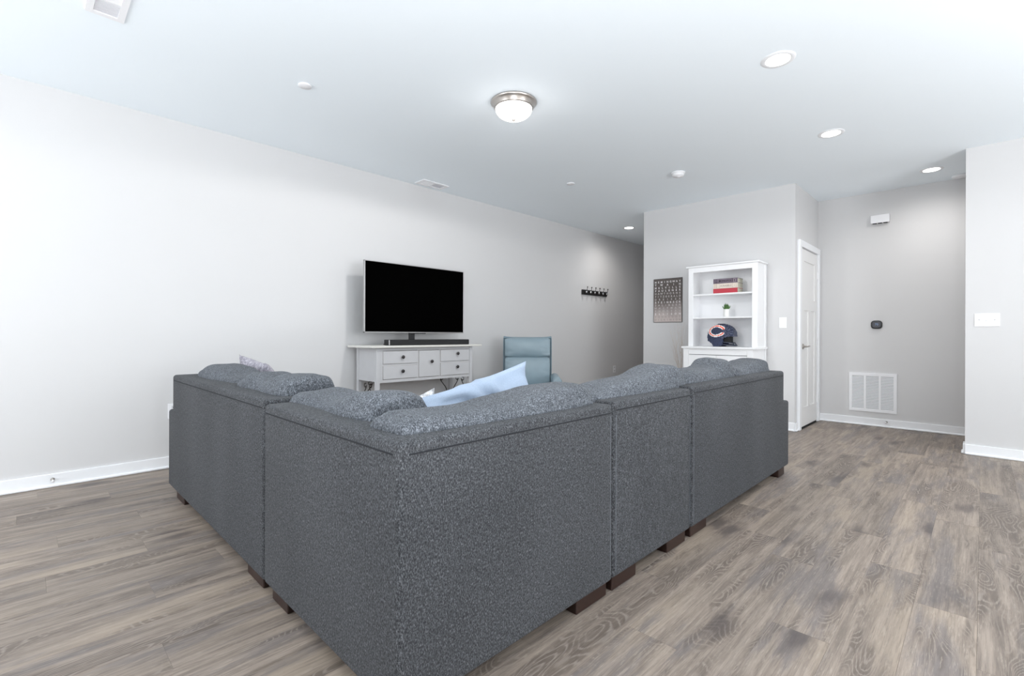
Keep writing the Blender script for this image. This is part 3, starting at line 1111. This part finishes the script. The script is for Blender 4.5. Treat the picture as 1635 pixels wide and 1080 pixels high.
def book(z0, h, cloth, edge, text, tm, label, bands):
    y0, y1, xs, xe = 1.994, 2.266, 5.690, 5.868
    o = thing('book', (xs, (y0 + y1) / 2, z0), label, 'book', group='books stacked on the top shelf')
    t = 0.004
    obj('cover', box(xs, xe, y0, y1, z0, z0 + t, 0.001), edge, o)
    obj('cover', box(xs, xe, y0, y1, z0 + h - t, z0 + h, 0.001), edge, o)
    bm = bm_new()
    n = 6
    pts = [V((xs + 0.004 - 0.005 * math.sin(PI * i / n), y0, z0 + h * i / n)) for i in range(n + 1)] + [V((xs + 0.009, y0, z0 + h)), V((xs + 0.009, y0, z0))]
    add_poly(bm, pts, V((0, y1 - y0, 0)))
    obj('spine', bm, cloth, o)
    obj('page_block', box(xs + 0.01, xe - 0.004, y0 + 0.003, y1 - 0.003, z0 + t, z0 + h - t), M_PAGE, o)
    if text:
        bm = text_bm(text, 0.032, (xs - 0.0012, 2.121, z0 + h / 2), RGT, UPV, 0.0006, 0.90, 0.0004)
        obj('title', bm, tm, o)
        for ya, yb in bands:
            obj('spine_rule', box(xs - 0.0018, xs + 0.004, ya, yb, z0 + 0.006, z0 + h - 0.006), tm, o)
    return o


zs = 1.5484
bands = [(2.246, 2.248), (2.232, 2.234), (2.222, 2.224), (2.196, 2.198), (2.045, 2.047), (2.006, 2.008)]
book(zs, 0.0555, M_B3, M_B3, None, None, 'thick red book at the bottom of the stack on the top shelf', [])
b2 = book(zs + 0.0559, 0.0575, M_B2, M_B2, 'SCRABBLE', M_B2L, 'cream book in the middle of the stack on the top shelf', bands)
b1 = book(zs + 0.0559 + 0.0579, 0.0555, M_B1, M_B1, 'MONOPOLY', M_B1L, 'mauve grey book on top of the stack on the top shelf', bands)
# little emblem panels at the right of the two upper spines
bm = bm_new()
zc = zs + 0.1138 + 0.0278
add_box(bm, 5.6884, 5.692, 2.012, 2.041, zc - 0.020, zc + 0.020)
obj('emblem_panel', bm, M_B1B, b1)
bm = bm_new()
add_box(bm, 5.6876, 5.689, 2.020, 2.033, zc - 0.013, zc - 0.009)
add_box(bm, 5.6876, 5.689, 2.0235, 2.0295, zc - 0.009, zc + 0.004)
add_box(bm, 5.6876, 5.689, 2.021, 2.032, zc + 0.003, zc + 0.012)
obj('emblem', bm, M_B1L, b1)
bm = text_bm('S', 0.022, (5.6888, 2.0265, zs + 0.0559 + 0.0288), RGT, UPV, 0.0008)
obj('emblem', bm, M_B2L, b2)

# potted succulent
pl = thing('potted_succulent', (5.76, 2.140, 1.2734), 'small green succulent in a white cylinder pot on the middle shelf', 'plant')
M_POT = mat('white_ceramic', srgb(238, 237, 234), 0.35, noise_amt=0.01)
M_SOIL = mat('potting_soil', srgb(70, 56, 44), 0.95, noise_amt=0.3, noise_scale=200)
M_LEAF = mat('succulent_green', srgb(82, 122, 62), 0.5, noise_amt=0.2, noise_scale=60)
bm = bm_new()
add_lathe(bm, [(0, 0), (0.031, 0), (0.0325, 0.003), (0.0325, 0.090), (0.031, 0.092), (0.028, 0.090), (0.028, 0.078), (0, 0.078)], (5.76, 2.140, 1.2734), 'Z', 28)
obj('pot', bm, M_POT, pl, True)
bm = bm_new()
add_lathe(bm, [(0, 0.002), (0.0275, 0), (0.0275, -0.006), (0, -0.006)], (5.76, 2.140, 1.3554), 'Z', 20)
obj('soil', bm, M_SOIL, pl)
rl = random.Random(11)
for k in range(22):
    a = k * 2.399
    tier = k / 21
    out = 0.042 * (1 - tier) + 0.010
    up_ = 0.036 + 0.040 * tier
    base_ = V((5.76 + 0.010 * math.cos(a), 2.140 + 0.010 * math.sin(a), 1.355))
    tip = V((5.76 + out * math.cos(a), 2.140 + out * math.sin(a), 1.362 + up_ + rl.uniform(-0.006, 0.010)))
    mid = (base_ + tip) / 2 + V((0.008 * math.cos(a), 0.008 * math.sin(a), -0.003))
    side = V((-math.sin(a), math.cos(a), 0))
    nrm = (tip - base_).cross(side).normalized()
    bm = bm_new()
    rows = []
    for t, wd, th in ((0, 0.0075, 0.004), (0.35, 0.0095, 0.005), (0.7, 0.006, 0.0035)):
        c = base_.lerp(mid, t * 2) if t < 0.5 else mid.lerp(tip, t * 2 - 1)
        rows.append([bm.verts.new(c + side * wd), bm.verts.new(c + nrm * th), bm.verts.new(c - side * wd), bm.verts.new(c - nrm * th)])
    tv_ = bm.verts.new(tip)
    for r0, r1 in zip(rows, rows[1:]):
        for q in range(4):
            bm.faces.new((r0[q], r0[(q + 1) % 4], r1[(q + 1) % 4], r1[q]))
    for q in range(4):
        bm.faces.new((rows[-1][q], rows[-1][(q + 1) % 4], tv_))
    bm.faces.new(rows[0][::-1])
    bmesh.ops.recalc_face_normals(bm, faces=bm.faces)
    obj('leaf', bm, M_LEAF, pl, True)

# football helmet model built of tiny bricks
hel = thing('football_helmet', (5.73, 2.160, 0.9284), 'navy brick-built football helmet with an orange letter C in the hutch', 'helmet')
M_NAVY = mat('navy_brick', srgb(42, 52, 82), 0.45, noise_amt=0.1)
M_NAVY2 = mat('dark_navy_brick', srgb(30, 34, 56), 0.45, noise_amt=0.1)
M_SLATE = mat('slate_brick', srgb(92, 98, 118), 0.45, noise_amt=0.1)
M_ORANGE = mat('orange_brick', srgb(242, 98, 62), 0.45, noise_amt=0.03)
M_WBRICK = mat('white_brick', srgb(244, 242, 240), 0.45, noise_amt=0.02)
M_MASK = mat('grey_navy_bar', srgb(60, 66, 82), 0.45, noise_amt=0.1)
OUT = [(-.162, .066), (-.164, .12), (-.158, .175), (-.135, .215), (-.10, .246), (-.055, .262), (.012, .262), (.065, .247), (.105, .220), (.128, .185), (.134, .15),
       (.133, .118), (.115, .113), (.05, .112), (.034, .095), (.028, .048), (.02, .02), (-.02, 0), (-.083, 0), (-.095, .025), (-.125, .052)]


def in_poly(u, w_):
    c = False
    n = len(OUT)
    for i in range(n):
        (a, b_), (p, q) = OUT[i], OUT[i - 1]
        if (b_ > w_) != (q > w_) and u < (p - a) * (w_ - b_) / (q - b_) + a:
            c = not c
    return c


def half_width(u, w_):
    t = 1 - ((u + 0.015) / 0.165) ** 2 * 0.85 - (max(0.0, w_ - 0.11) / 0.16) ** 2
    return 0.108 * math.sqrt(t) if t > 0 else 0.0


VS = 0.0068
vox = {}
NU, NW, NV = 26, 40, 17
for i in range(-NU, NU + 1):
    for k in range(NW):
        u, w_ = i * VS, (k + 0.5) * VS
        if not in_poly(u, w_):
            continue
        hw = half_width(u, w_)
        for j in range(-NV, NV + 1):
            if abs(j * VS) <= hw:
                # hollow below the brow line, so the rim reads as a shell
                if w_ < 0.10 and abs(j * VS) < hw - 0.022:
                    continue
                vox[i, j, k] = 1
rv = random.Random(5)


def emblem(u, w_):
    du, dw = u + 0.052, w_ - 0.181
    if du > 0.045 and abs(dw) < 0.015:
        return None
    if du > 0.098:
        return None
    r = math.sqrt((du / 0.098) ** 2 + (dw / 0.068) ** 2)
    if du > 0.02:
        r = math.sqrt((du / 0.108) ** 2 + (dw / 0.068) ** 2)
    if 0.76 < r < 0.91:
        return 1
    if 0.62 < r < 1.03:
        return 0
    return None


shell, emb_w, emb_o = bm_new(), bm_new(), bm_new()
vcache = [{}, {}, {}]
DIRS = [((1, 0, 0), [(1, 0, 0), (1, 1, 0), (1, 1, 1), (1, 0, 1)]), ((-1, 0, 0), [(0, 0, 0), (0, 0, 1), (0, 1, 1), (0, 1, 0)]),
        ((0, 1, 0), [(0, 1, 0), (0, 1, 1), (1, 1, 1), (1, 1, 0)]), ((0, -1, 0), [(0, 0, 0), (1, 0, 0), (1, 0, 1), (0, 0, 1)]),
        ((0, 0, 1), [(0, 0, 1), (1, 0, 1), (1, 1, 1), (0, 1, 1)]), ((0, 0, -1), [(0, 0, 0), (0, 1, 0), (1, 1, 0), (1, 0, 0)])]
HC = V((5.73, 2.160, 0.9288))
for (i, j, k) in vox:
    u, w_ = i * VS, (k + 0.5) * VS
    exposed_side = (i, j + 1, k) not in vox or (i, j - 1, k) not in vox
    tgt, bmx, mi = 0, shell, 0
    e = emblem(u, w_) if abs(j) > 3 and exposed_side else None
    if e == 1:
        tgt, bmx = 2, emb_o
    elif e == 0:
        tgt, bmx = 1, emb_w
    else:
        r = rv.random()
        if u > 0.02 and w_ > 0.09:
            mi = 2 if r < 0.35 else (1 if r < 0.65 else 0)
        else:
            mi = 1 if (r < 0.2 or w_ > 0.235) else 0
    for (d, quad) in DIRS:
        if (i + d[0], j + d[1], k + d[2]) in vox:
            continue
        vs = []
        for (a, b_, c) in quad:
            key = (i + a, j + b_, k + c)
            if key not in vcache[tgt]:
                # u runs to -Y (the helmet looks right), v to -X (towards the room)
                vcache[tgt][key] = bmx.verts.new(HC + V((-(key[1] - 0.5) * VS, -(key[0] - 0.5) * VS, key[2] * VS)))
            vs.append(vcache[tgt][key])
        f = bmx.faces.new(vs)
        f.material_index = mi
for b_ in (shell, emb_w, emb_o):
    bmesh.ops.recalc_face_normals(b_, faces=b_.faces)
obj('shell', shell, [M_NAVY, M_NAVY2, M_SLATE], hel)
obj('emblem_outline', emb_w, M_WBRICK, hel)
obj('emblem', emb_o, M_ORANGE, hel)
bm = bm_new()
bx = lambda u0, u1, v0, v1, w0, w1, be=0.002: add_box(bm, HC.x - v1, HC.x - v0, HC.y - u1, HC.y - u0, HC.z + w0, HC.z + w1, be)
bx(0.0, 0.088, -0.055, 0.055, 0.05, 0.115)  # dark block that stands in for the shade inside the face opening
obj('dark_interior', bm, M_DARK, hel)
for (wz, rr, ue) in ((0.040, 0.0055, 0.126), (0.012, 0.0065, 0.146)):
    bm = bm_new()
    pts = []
    for i in range(17):
        a = -PI / 2 + PI * i / 16
        u = 0.01 + (ue - 0.01) * math.cos(a) ** 0.7 if abs(a) < PI / 2 - 1e-4 else 0.01
        pts.append((HC.x - 0.094 * math.sin(a), HC.y - u, HC.z + wz + 0.012 * (1 - math.cos(a))))
    add_tube(bm, pts, rr, 6)
    obj('face_guard_bar', bm, M_MASK, hel, True)
for sv in (-0.035, 0.035):
    bm = bm_new()
    add_tube(bm, [(HC.x - sv, HC.y - 0.118, HC.z + 0.042), (HC.x - sv, HC.y - 0.136, HC.z + 0.012)], 0.005, 6)
    obj('face_guard_bar', bm, M_MASK, hel, True)
bm = bm_new()
add_lathe(bm, [(0.010, 0), (0.010, -0.002), (0, -0.002)], (HC.x - 0.1015, HC.y + 0.062, HC.z + 0.083), 'X', 12)
obj('ear_hole', bm, M_DARK, hel)

# dried branches in a floor vase, left of the bookcase
vase = thing('floor_vase', (5.76, 2.70, 0), 'pale floor vase between the bookcase and sofa holding dry twigs', 'vase')
M_VASE = mat('pale_stoneware', srgb(206, 200, 192), 0.5, noise_amt=0.05)
bm = bm_new()
add_lathe(bm, [(0, 0.0006), (0.055, 0.0006), (0.075, 0.08), (0.082, 0.2), (0.06, 0.36), (0.038, 0.44), (0.042, 0.47), (0.036, 0.47), (0.030, 0.44), (0.03, 0.40), (0, 0.40)], (5.76, 2.70, 0), 'Z', 28)
obj('body', bm, M_VASE, vase, True)
M_TWIG = mat('dry_twig', srgb(196, 184, 174), 0.8, noise_amt=0.12, noise_scale=60)
br = thing('dried_branches', (5.76, 2.70, 0.41), 'thin dry pale branches rising against the wall left of the bookcase', 'branches')
rt = random.Random(21)
tips = [(2.865, 1.17), (2.815, 1.10), (2.79, 1.03), (2.76, 1.20), (2.735, 1.23), (2.70, 1.24), (2.69, 1.18), (2.845, 0.96), (2.72, 1.12), (2.66, 1.22), (2.78, 1.14), (2.62, 1.19), (2.80, 0.93)]
for (ty, tz) in tips:
    bm = bm_new()
    bx0, by0 = 5.76 + rt.uniform(-0.02, 0.02), 2.70 + rt.uniform(-0.015, 0.015)
    tx = 5.76 + rt.uniform(-0.06, 0.09)
    pts = []
    for i in range(11):
        t = i / 10
        pts.append((bx0 + (tx - bx0) * t + rt.uniform(-1, 1) * 0.004, by0 + (ty - by0) * t ** 1.6 + rt.uniform(-1, 1) * 0.004, 0.415 + (tz - 0.415) * t))
    add_tube(bm, pts, 0.0022, 5, 0.0008)
    for q in range(3):
        i = rt.randint(4, 8)
        p = V(pts[i])
        add_tube(bm, [p, p + V((rt.uniform(-0.02, 0.02), rt.uniform(-0.04, 0.05), 0.06)), p + V((rt.uniform(-0.03, 0.02), rt.uniform(-0.05, 0.07), 0.13))], 0.0009, 4, 0.0005)
    obj('twig', bm, M_TWIG, br)

# ------------------------------------------------------------------ poster of lettering
M_POST = bpy.data.materials.new('sepia_print')
M_POST.use_nodes = True
nt = M_POST.node_tree
b = nt.nodes['Principled BSDF']
b.inputs['Roughness'].default_value = 0.6
tc = nt.nodes.new('ShaderNodeTexCoord')
sep = nt.nodes.new('ShaderNodeSeparateXYZ')
nt.links.new(tc.outputs['Generated'], sep.inputs[0])
nz_ = nt.nodes.new('ShaderNodeTexNoise')
nz_.inputs['Scale'].default_value = 4.0
nz_.inputs['Detail'].default_value = 4
nt.links.new(tc.outputs['Generated'], nz_.inputs['Vector'])
ma = nt.nodes.new('ShaderNodeMath')
ma.operation = 'MULTIPLY_ADD'
nt.links.new(nz_.outputs[0], ma.inputs[0])
ma.inputs[1].default_value = 0.25
nt.links.new(sep.outputs[2], ma.inputs[2])
cr = nt.nodes.new('ShaderNodeValToRGB')
els = cr.color_ramp.elements
els[0].position = 0.10
els[0].color = (*srgb(206, 194, 189), 1)
els[1].position = 0.74
els[1].color = (*srgb(92, 84, 80), 1)
for p_, c_ in ((0.25, srgb(196, 184, 180)), (0.42, srgb(160, 150, 147)), (0.56, srgb(124, 115, 111)), (0.62, srgb(98, 90, 86))):
    e = els.new(p_)
    e.color = (*c_, 1)
nt.links.new(ma.outputs[0], cr.inputs[0])
nt.links.new(cr.outputs[0], b.inputs['Base Color'])
po = thing('wall_poster', (XB, 2.955, 1.515), 'dark sepia poster of pale letter rows on the wall left of the bookcase', 'poster')
py0, py1, pz0, pz1 = 2.768, 3.166, 1.229, 1.808
obj('print', box(XB - 0.012, XB - 0.0005, py0, py1, pz0, pz1, 0.001), M_POST, po)
M_EDGE = mat('dark_print_edge', srgb(66, 60, 58), 0.6, noise_amt=0.1)
bm = bm_new()
for (a, b_, z0, z1) in ((py0, py0 + 0.006, pz0, pz1), (py1 - 0.006, py1, pz0, pz1), (py0, py1, pz1 - 0.006, pz1), (py0, py1, pz0, pz0 + 0.005)):
    add_box(bm, XB - 0.0125, XB - 0.001, a, b_, z0, z1)
obj('edge', bm, M_EDGE, po)
M_L = [mat('print_white', srgb(236, 232, 232), 0.6, noise_amt=0.02), mat('print_pale', srgb(196, 190, 188), 0.6, noise_amt=0.02),
       mat('print_dim', srgb(168, 160, 157), 0.6, noise_amt=0.02), mat('print_dark', srgb(158, 148, 144), 0.6, noise_amt=0.02)]
rows_ = [('HEMINGWAY', 0), ('TWAIN', 0), ('MELVILLE', 0), ('FAULKNER', 0), ('HAWTHORNE', 1), ('FITZGERALD', 1), ('DREISER', 1), ('STEINBECK', 0),
         ('SALINGER', 1), ('WHITMAN', 1), ('THOREAU', 1), ('ELLISON', 0), ('VONNEGUT', 3), ('DICKINSON', 3)]
for i, (word, tone) in enumerate(rows_):
    z = pz1 - 0.046 - i * 0.0385
    n = len(word)
    for k, chx in enumerate(word):
        yy = py1 - 0.030 - (py1 - py0 - 0.060) * k / (n - 1)
        obj('letter', text_bm(chx, 0.034, (XB - 0.0122, yy, z), RGT, UPV, 0.0012, 1.0, 0.0010 if tone < 2 else 0.0004), M_L[tone], po)

# ------------------------------------------------------------------ fixtures on walls
# return air grille
gr = thing('return_air_grille', (XA, 0.922, 0.39), 'white return air grille with three louvered bays low on the alcove wall', 'vent')
gy0, gy1, gz0, gz1 = 0.697, 1.149, 0.167, 0.622
obj('backing', box(XA - 0.003, XA - 0.0005, gy0 + 0.01, gy1 - 0.01, gz0 + 0.01, gz1 - 0.01), M_DUCT, gr)
bm = bm_new()
bays = [(gy0 + 0.030, 0.8165), (0.8355, 0.9585 - 0.0), (0.9765, gy1 - 0.030)]
bays = [(0.727, 0.853 - 0.009), (0.863, 0.985), (1.004, 1.119)]
for (a, b_, z0, z1) in ((gy0, bays[0][0], gz0, gz1), (bays[2][1], gy1, gz0, gz1), (bays[0][1], bays[1][0], gz0, gz1), (bays[1][1], bays[2][0], gz0, gz1),
                        (bays[0][0], bays[0][1], gz1 - 0.030, gz1), (bays[0][0], bays[0][1], gz0, gz0 + 0.030), (bays[1][0], bays[1][1], gz1 - 0.030, gz1), (bays[1][0], bays[1][1], gz0, gz0 + 0.030),
                        (bays[2][0], bays[2][1], gz1 - 0.030, gz1), (bays[2][0], bays[2][1], gz0, gz0 + 0.030)):
    add_box(bm, XA - 0.013, XA - 0.001, a, b_, z0, z1)
obj('frame', bm, M_PLASTIC, gr)
for a, b_ in bays:
    bm = bm_new()
    nl = 24
    for k in range(nl):
        z = gz0 + 0.034 + (gz1 - gz0 - 0.068) * k / (nl - 1)
        vs = [(XA - 0.0115, z - 0.0065), (XA - 0.0105, z - 0.0065), (XA - 0.0035, z + 0.0040), (XA - 0.0045, z + 0.0040)]
        add_poly(bm, [V((x, a, zz)) for x, zz in vs], V((0, b_ - a, 0)))
    o = obj('louvers', bm, M_PLASTIC, gr)
    o['kind'] = 'stuff'
bm = bm_new()
for yy in (0.77, 1.075):
    for zz in (gz0 + 0.014, gz1 - 0.014):
        add_lathe(bm, [(0.004, 0), (0.003, -0.0015), (0, -0.002)], (XA - 0.013, yy, zz), 'X', 10)
obj('screws', bm, M_PLASTIC, gr)

# thermostat
th = thing('thermostat', (XA, 0.885, 1.19), 'small rounded black thermostat on the alcove wall above the grille', 'thermostat')


def rounded_rect(y0, y1, z0, z1, r, x, n=6):
    pts = []
    for (cy, cz, a0) in ((y1 - r, z1 - r, 0), (y0 + r, z1 - r, PI / 2), (y0 + r, z0 + r, PI), (y1 - r, z0 + r, 1.5 * PI)):
        for i in range(n + 1):
            a = a0 + PI / 2 * i / n
            pts.append(V((x, cy + r * math.cos(a), cz + r * math.sin(a))))
    return pts


bm = bm_new()
add_poly(bm, rounded_rect(0.832, 0.938, 1.142, 1.238, 0.034, XA - 0.0005), V((-0.022, 0, 0)), 0.003, 2)
obj('body', bm, M_BLACK, th, True)
M_DISP = mat('dim_display', srgb(44, 44, 54), 0.3, noise_amt=0.3, noise_scale=120)
bm = bm_new()
add_poly(bm, rounded_rect(0.845, 0.925, 1.156, 1.224, 0.022, XA - 0.0226), V((-0.0006, 0, 0)))
obj('display', bm, M_DISP, th)
M_DIG = mat('display_digits', srgb(96, 116, 150), 0.4, emit=(0.25, 0.36, 0.6), emit_s=0.25)
obj('digits', text_bm('70', 0.034, (XA - 0.0234, 0.884, 1.192), RGT, UPV, 0.0004), M_DIG, th)

# door chime
dc = thing('door_chime', (XA, 0.852, 2.41), 'white rectangular door chime high on the alcove wall', 'chime')
obj('cover', box(XA - 0.045, XA - 0.0005, 0.766, 0.940, 2.370, 2.464, 0.004), M_PLASTIC, dc)
bm = bm_new()
for a in (0.785, 0.835, 0.885):
    add_box(bm, XA - 0.042, XA - 0.006, a, a + 0.038, 2.366, 2.371)
obj('sound_slots', bm, M_DARK, dc)


# switches and outlets
def plate(axis, at, w_, h, nrm):
    x, y, z = at
    if axis == 'X':
        xa, xb = sorted((x + nrm * 0.0003, x + nrm * 0.006))
        return box(xa, xb, y - w_ / 2, y + w_ / 2, z - h / 2, z + h / 2, 0.0015)
    ya, yb = sorted((y + nrm * 0.0003, y + nrm * 0.006))
    return box(x - w_ / 2, x + w_ / 2, ya, yb, z - h / 2, z + h / 2, 0.0015)


t = thing('triple_switch', (XR, -0.025, 1.20), 'wide white three-gang toggle switch plate on the right wall', 'switch')
obj('plate', plate('X', (XR, -0.027, 1.202), 0.160, 0.116, -1), M_PLASTIC, t)
for yy, s in ((0.021, 1), (-0.027, -1), (-0.075, 1)):
    bm = bm_new()
    add_box(bm, XR - 0.0075, XR - 0.005, yy - 0.006, yy + 0.006, 1.190, 1.214, 0.0008)
    add_poly(bm, [V((XR - 0.006, yy - 0.004, 1.196)), V((XR - 0.006, yy - 0.004, 1.208)), V((XR - 0.017, yy - 0.004, 1.205 + s * 0.008)), V((XR - 0.017, yy - 0.004, 1.199 + s * 0.008))], V((0, 0.008, 0)))
    bmesh.ops.recalc_face_normals(bm, faces=bm.faces)
    obj('toggle', bm, M_PLASTIC, t)
t = thing('rocker_switch', (XB, 1.595, 1.203), 'single white rocker switch beside the bookcase near the closet corner', 'switch')
obj('plate', plate('X', (XB, 1.597, 1.203), 0.076, 0.120, -1), M_PLASTIC, t)
obj('rocker', box(XB - 0.0095, XB - 0.005, 1.581, 1.613, 1.170, 1.236, 0.001), M_PLASTIC, t)


def outlet(x, z, label):
    t = thing('wall_outlet', (x, YL, z), label, 'outlet')
    obj('plate', plate('Y', (x, YL, z), 0.078, 0.118, -1), M_PLASTIC, t)
    for dz in (-0.028, 0.028):
        f_ = obj('receptacle', box(x - 0.016, x + 0.016, YL - 0.008, YL - 0.005, z + dz - 0.014, z + dz + 0.014, 0.001), M_OFFWHITE, t)
        bm = bm_new()
        for dx in (-0.006, 0.006):
            add_box(bm, x + dx - 0.001, x + dx + 0.001, YL - 0.0084, YL - 0.0078, z + dz - 0.004, z + dz + 0.006)
        obj('slots', bm, M_DARK, f_)


outlet(7.185, 0.470, 'white wall outlet on the long wall past the teal armchair')
outlet(0.838, 0.445, 'white wall outlet on the long wall beside the left end of the sofa')


def door_stop(loc, d, label):
    t = thing('door_stop', loc, label, 'door stop')
    x, y, z = loc
    ax = 'X' if d[0] else 'Y'
    s = d[0] or d[1]
    bm = bm_new()
    add_lathe(bm, [(0.011, 0), (0.011, s * 0.004), (0.005, s * 0.006), (0.005, s * 0.05), (0, s * 0.05)], loc, ax, 14)
    obj('stem', bm, M_NICKEL, t, True)
    bm = bm_new()
    c = (x + d[0] * 0.05, y + d[1] * 0.05, z)
    add_lathe(bm, [(0, 0), (0.008, 0), (0.008, s * 0.014), (0, s * 0.016)], c, ax, 14)
    obj('tip', bm, M_PLASTIC, t, True)


door_stop((0.147, YL - 0.0145, 0.055), (0, -1), 'small nickel door stop on the baseboard at the far left')
door_stop((XA - 0.0145, 0.79, 0.065), (-1, 0), 'small nickel door stop on the baseboard under the air grille')

# ------------------------------------------------------------------ fixtures on the ceiling
lamp = thing('flush_mount_light', (2.490, 2.432, CEIL), 'flush mount ceiling light with nickel rim and white glass bowl', 'ceiling light')
LC = (2.490, 2.432, CEIL)
bm = bm_new()
add_lathe(bm, [(0, -0.0005), (0.166, -0.0005), (0.168, -0.006), (0.160, -0.014), (0.150, -0.024), (0.142, -0.044), (0.138, -0.050), (0.130, -0.048), (0, -0.046)], LC, 'Z', 48)
obj('rim', bm, M_NICKEL, lamp, True)
bm = bm_new()
pr = [(0.1335, -0.0485)]
for i in range(1, 12):
    a = i / 12 * PI / 2
    pr.append((0.1335 * math.cos(a), -0.0485 - 0.076 * math.sin(a)))
pr.append((0, -0.1245))
add_lathe(bm, pr, LC, 'Z', 48)
obj('glass_bowl', bm, M_LAMP2, lamp, True)
for kind_, dz, pw in (('SPOT', 0.15, 66), ('POINT', 0.24, 1.2)):
    l = bpy.data.lights.new('dome_lamp', kind_)
    l.energy = pw
    l.shadow_soft_size = 0.09
    l.color = (1.0, 0.985, 0.97)
    if kind_ == 'SPOT':
        l.spot_size = math.radians(179)
        l.spot_blend = 0.12
    lo = bpy.data.objects.new('dome_lamp', l)
    lo.location = (2.490, 2.432, CEIL - dz)
    C.objects.link(lo)
bm = bm_new()
add_lathe(bm, [(0, -0.1235), (0.014, -0.1240), (0.013, -0.130), (0.007, -0.134), (0.006, -0.139), (0, -0.141)], LC, 'Z', 16)
obj('finial', bm, M_NICKEL, lamp, True)

cans = [(3.222, 0.896, 'recessed ceiling downlight nearest the camera on the right'),
        (4.704, 0.905, 'recessed ceiling downlight in front of the closet corner'),
        (6.428, 0.374, 'recessed ceiling downlight inside the alcove'),
        (6.655, 3.966, 'recessed ceiling downlight in the dim corridor')]
for x, y, lab in cans:
    t = thing('recessed_light', (x, y, CEIL), lab, 'ceiling light', group='recessed ceiling lights')
    bm = bm_new()
    add_lathe(bm, [(0.068, -0.004), (0.074, -0.0055), (0.093, -0.003), (0.096, -0.0004)], (x, y, CEIL), 'Z', 40, False)
    obj('trim_ring', bm, M_TRIM, t, True)
    bm = bm_new()
    add_lathe(bm, [(0, -0.0035), (0.069, -0.0035)], (x, y, CEIL), 'Z', 40, False)
    obj('diffuser', bm, M_LAMP, t)
    l = bpy.data.lights.new('downlight', 'SPOT')
    l.energy = 31 if x < 6 else (34 if x < 6.6 else 36)
    l.spot_size = math.radians(172)
    l.spot_blend = 1.0
    l.shadow_soft_size = 0.07
    l.color = (1.0, 0.975, 0.95)
    lo = bpy.data.objects.new('downlight', l)
    lo.location = (x, y, CEIL - 0.02)
    C.objects.link(lo)

t = thing('smoke_detector', (4.745, 2.255, CEIL), 'round white smoke detector on the ceiling ahead of the bookcase', 'smoke detector')
bm = bm_new()
add_lathe(bm, [(0, -0.0005), (0.068, -0.0005), (0.068, -0.012), (0.060, -0.014)], (4.745, 2.255, CEIL), 'Z', 32)
obj('base', bm, M_PLASTIC, t, True)
bm = bm_new()
add_lathe(bm, [(0.060, -0.010), (0.060, -0.030), (0.050, -0.042), (0.022, -0.044), (0.020, -0.048), (0, -0.049)], (4.745, 2.255, CEIL), 'Z', 32)
obj('cover', bm, M_PLASTIC, t, True)
t = thing('smoke_detector', (6.870, 0.170, CEIL), 'white round detector half hidden on the alcove ceiling by the right wall', 'smoke detector')
bm = bm_new()
add_lathe(bm, [(0, -0.0005), (0.07, -0.0005), (0.068, -0.016), (0.045, -0.022), (0, -0.024)], (6.870, 0.170, CEIL), 'Z', 32)
obj('cover', bm, M_PLASTIC, t, True)
for x, y, lab in ((1.335, 3.281, 'flat white sprinkler cover plate on the ceiling upper left'), (4.262, 3.272, 'flat white sprinkler cover plate on the ceiling toward the corridor')):
    bm = bm_new()
    add_lathe(bm, [(0, -0.010), (0.040, -0.010), (0.043, -0.007), (0.043, -0.0005), (0, -0.0005)], (x, y, CEIL), 'Z', 32)
    o = obj('sprinkler_cover', bm, M_PLASTIC, None, True)
    recenter(o, (x, y, CEIL))
    tag(o, lab, 'sprinkler', 'sprinkler covers')


def register(x0, x1, y0, y1, along, label):
    cx, cy = (x0 + x1) / 2, (y0 + y1) / 2
    t = thing('ceiling_register', (cx, cy, CEIL), label, 'vent')
    bm = bm_new()
    m_ = 0.030
    z0, z1 = CEIL - 0.008, CEIL - 0.0004
    for (a, b_, c, d) in ((x0, x1, y0, y0 + m_), (x0, x1, y1 - m_, y1), (x0, x0 + m_, y0 + m_, y1 - m_), (x1 - m_, x1, y0 + m_, y1 - m_)):
        add_box(bm, a, b_, c, d, z0, z1)
    if along == 'X':
        add_box(bm, cx - 0.006, cx + 0.006, y0 + m_, y1 - m_, z0, z1)
    else:
        add_box(bm, x0 + m_, x1 - m_, cy - 0.006, cy + 0.006, z0, z1)
    obj('frame', bm, M_PLASTIC, t)
    for half in (-1, 1):
        bm = bm_new()
        if along == 'X':
            a0, a1 = (x0 + m_, cx - 0.006) if half < 0 else (cx + 0.006, x1 - m_)
            lo, hi = y0 + m_, y1 - m_
        else:
            a0, a1 = (y0 + m_, cy - 0.006) if half < 0 else (cy + 0.006, y1 - m_)
            lo, hi = x0 + m_, x1 - m_
        nf = 9
        for k in range(nf):
            s = a0 + (a1 - a0) * (k + 0.5) / nf
            q = [(s - 0.005 * half, CEIL - 0.007), (s - 0.004 * half, CEIL - 0.007), (s + 0.006 * half, CEIL - 0.001), (s + 0.005 * half, CEIL - 0.001)]
            if along == 'X':
                add_poly(bm, [V((a, lo, z)) for a, z in q], V((0, hi - lo, 0)))
            else:
                add_poly(bm, [V((lo, a, z)) for a, z in q], V((hi - lo, 0, 0)))
        o = obj('fins', bm, M_PLASTIC, t)
        o['kind'] = 'stuff'
    obj('duct_shade', box(x0 + m_, x1 - m_, y0 + m_, y1 - m_, CEIL - 0.0009, CEIL - 0.0003), M_PLASTIC, t)


register(3.040, 3.385, 4.325, 4.500, 'X', 'white ceiling register vent above the television near the long wall')
register(0.222, 0.380, 3.000, 3.330, 'Y', 'white ceiling register vent at the upper left edge of the room')
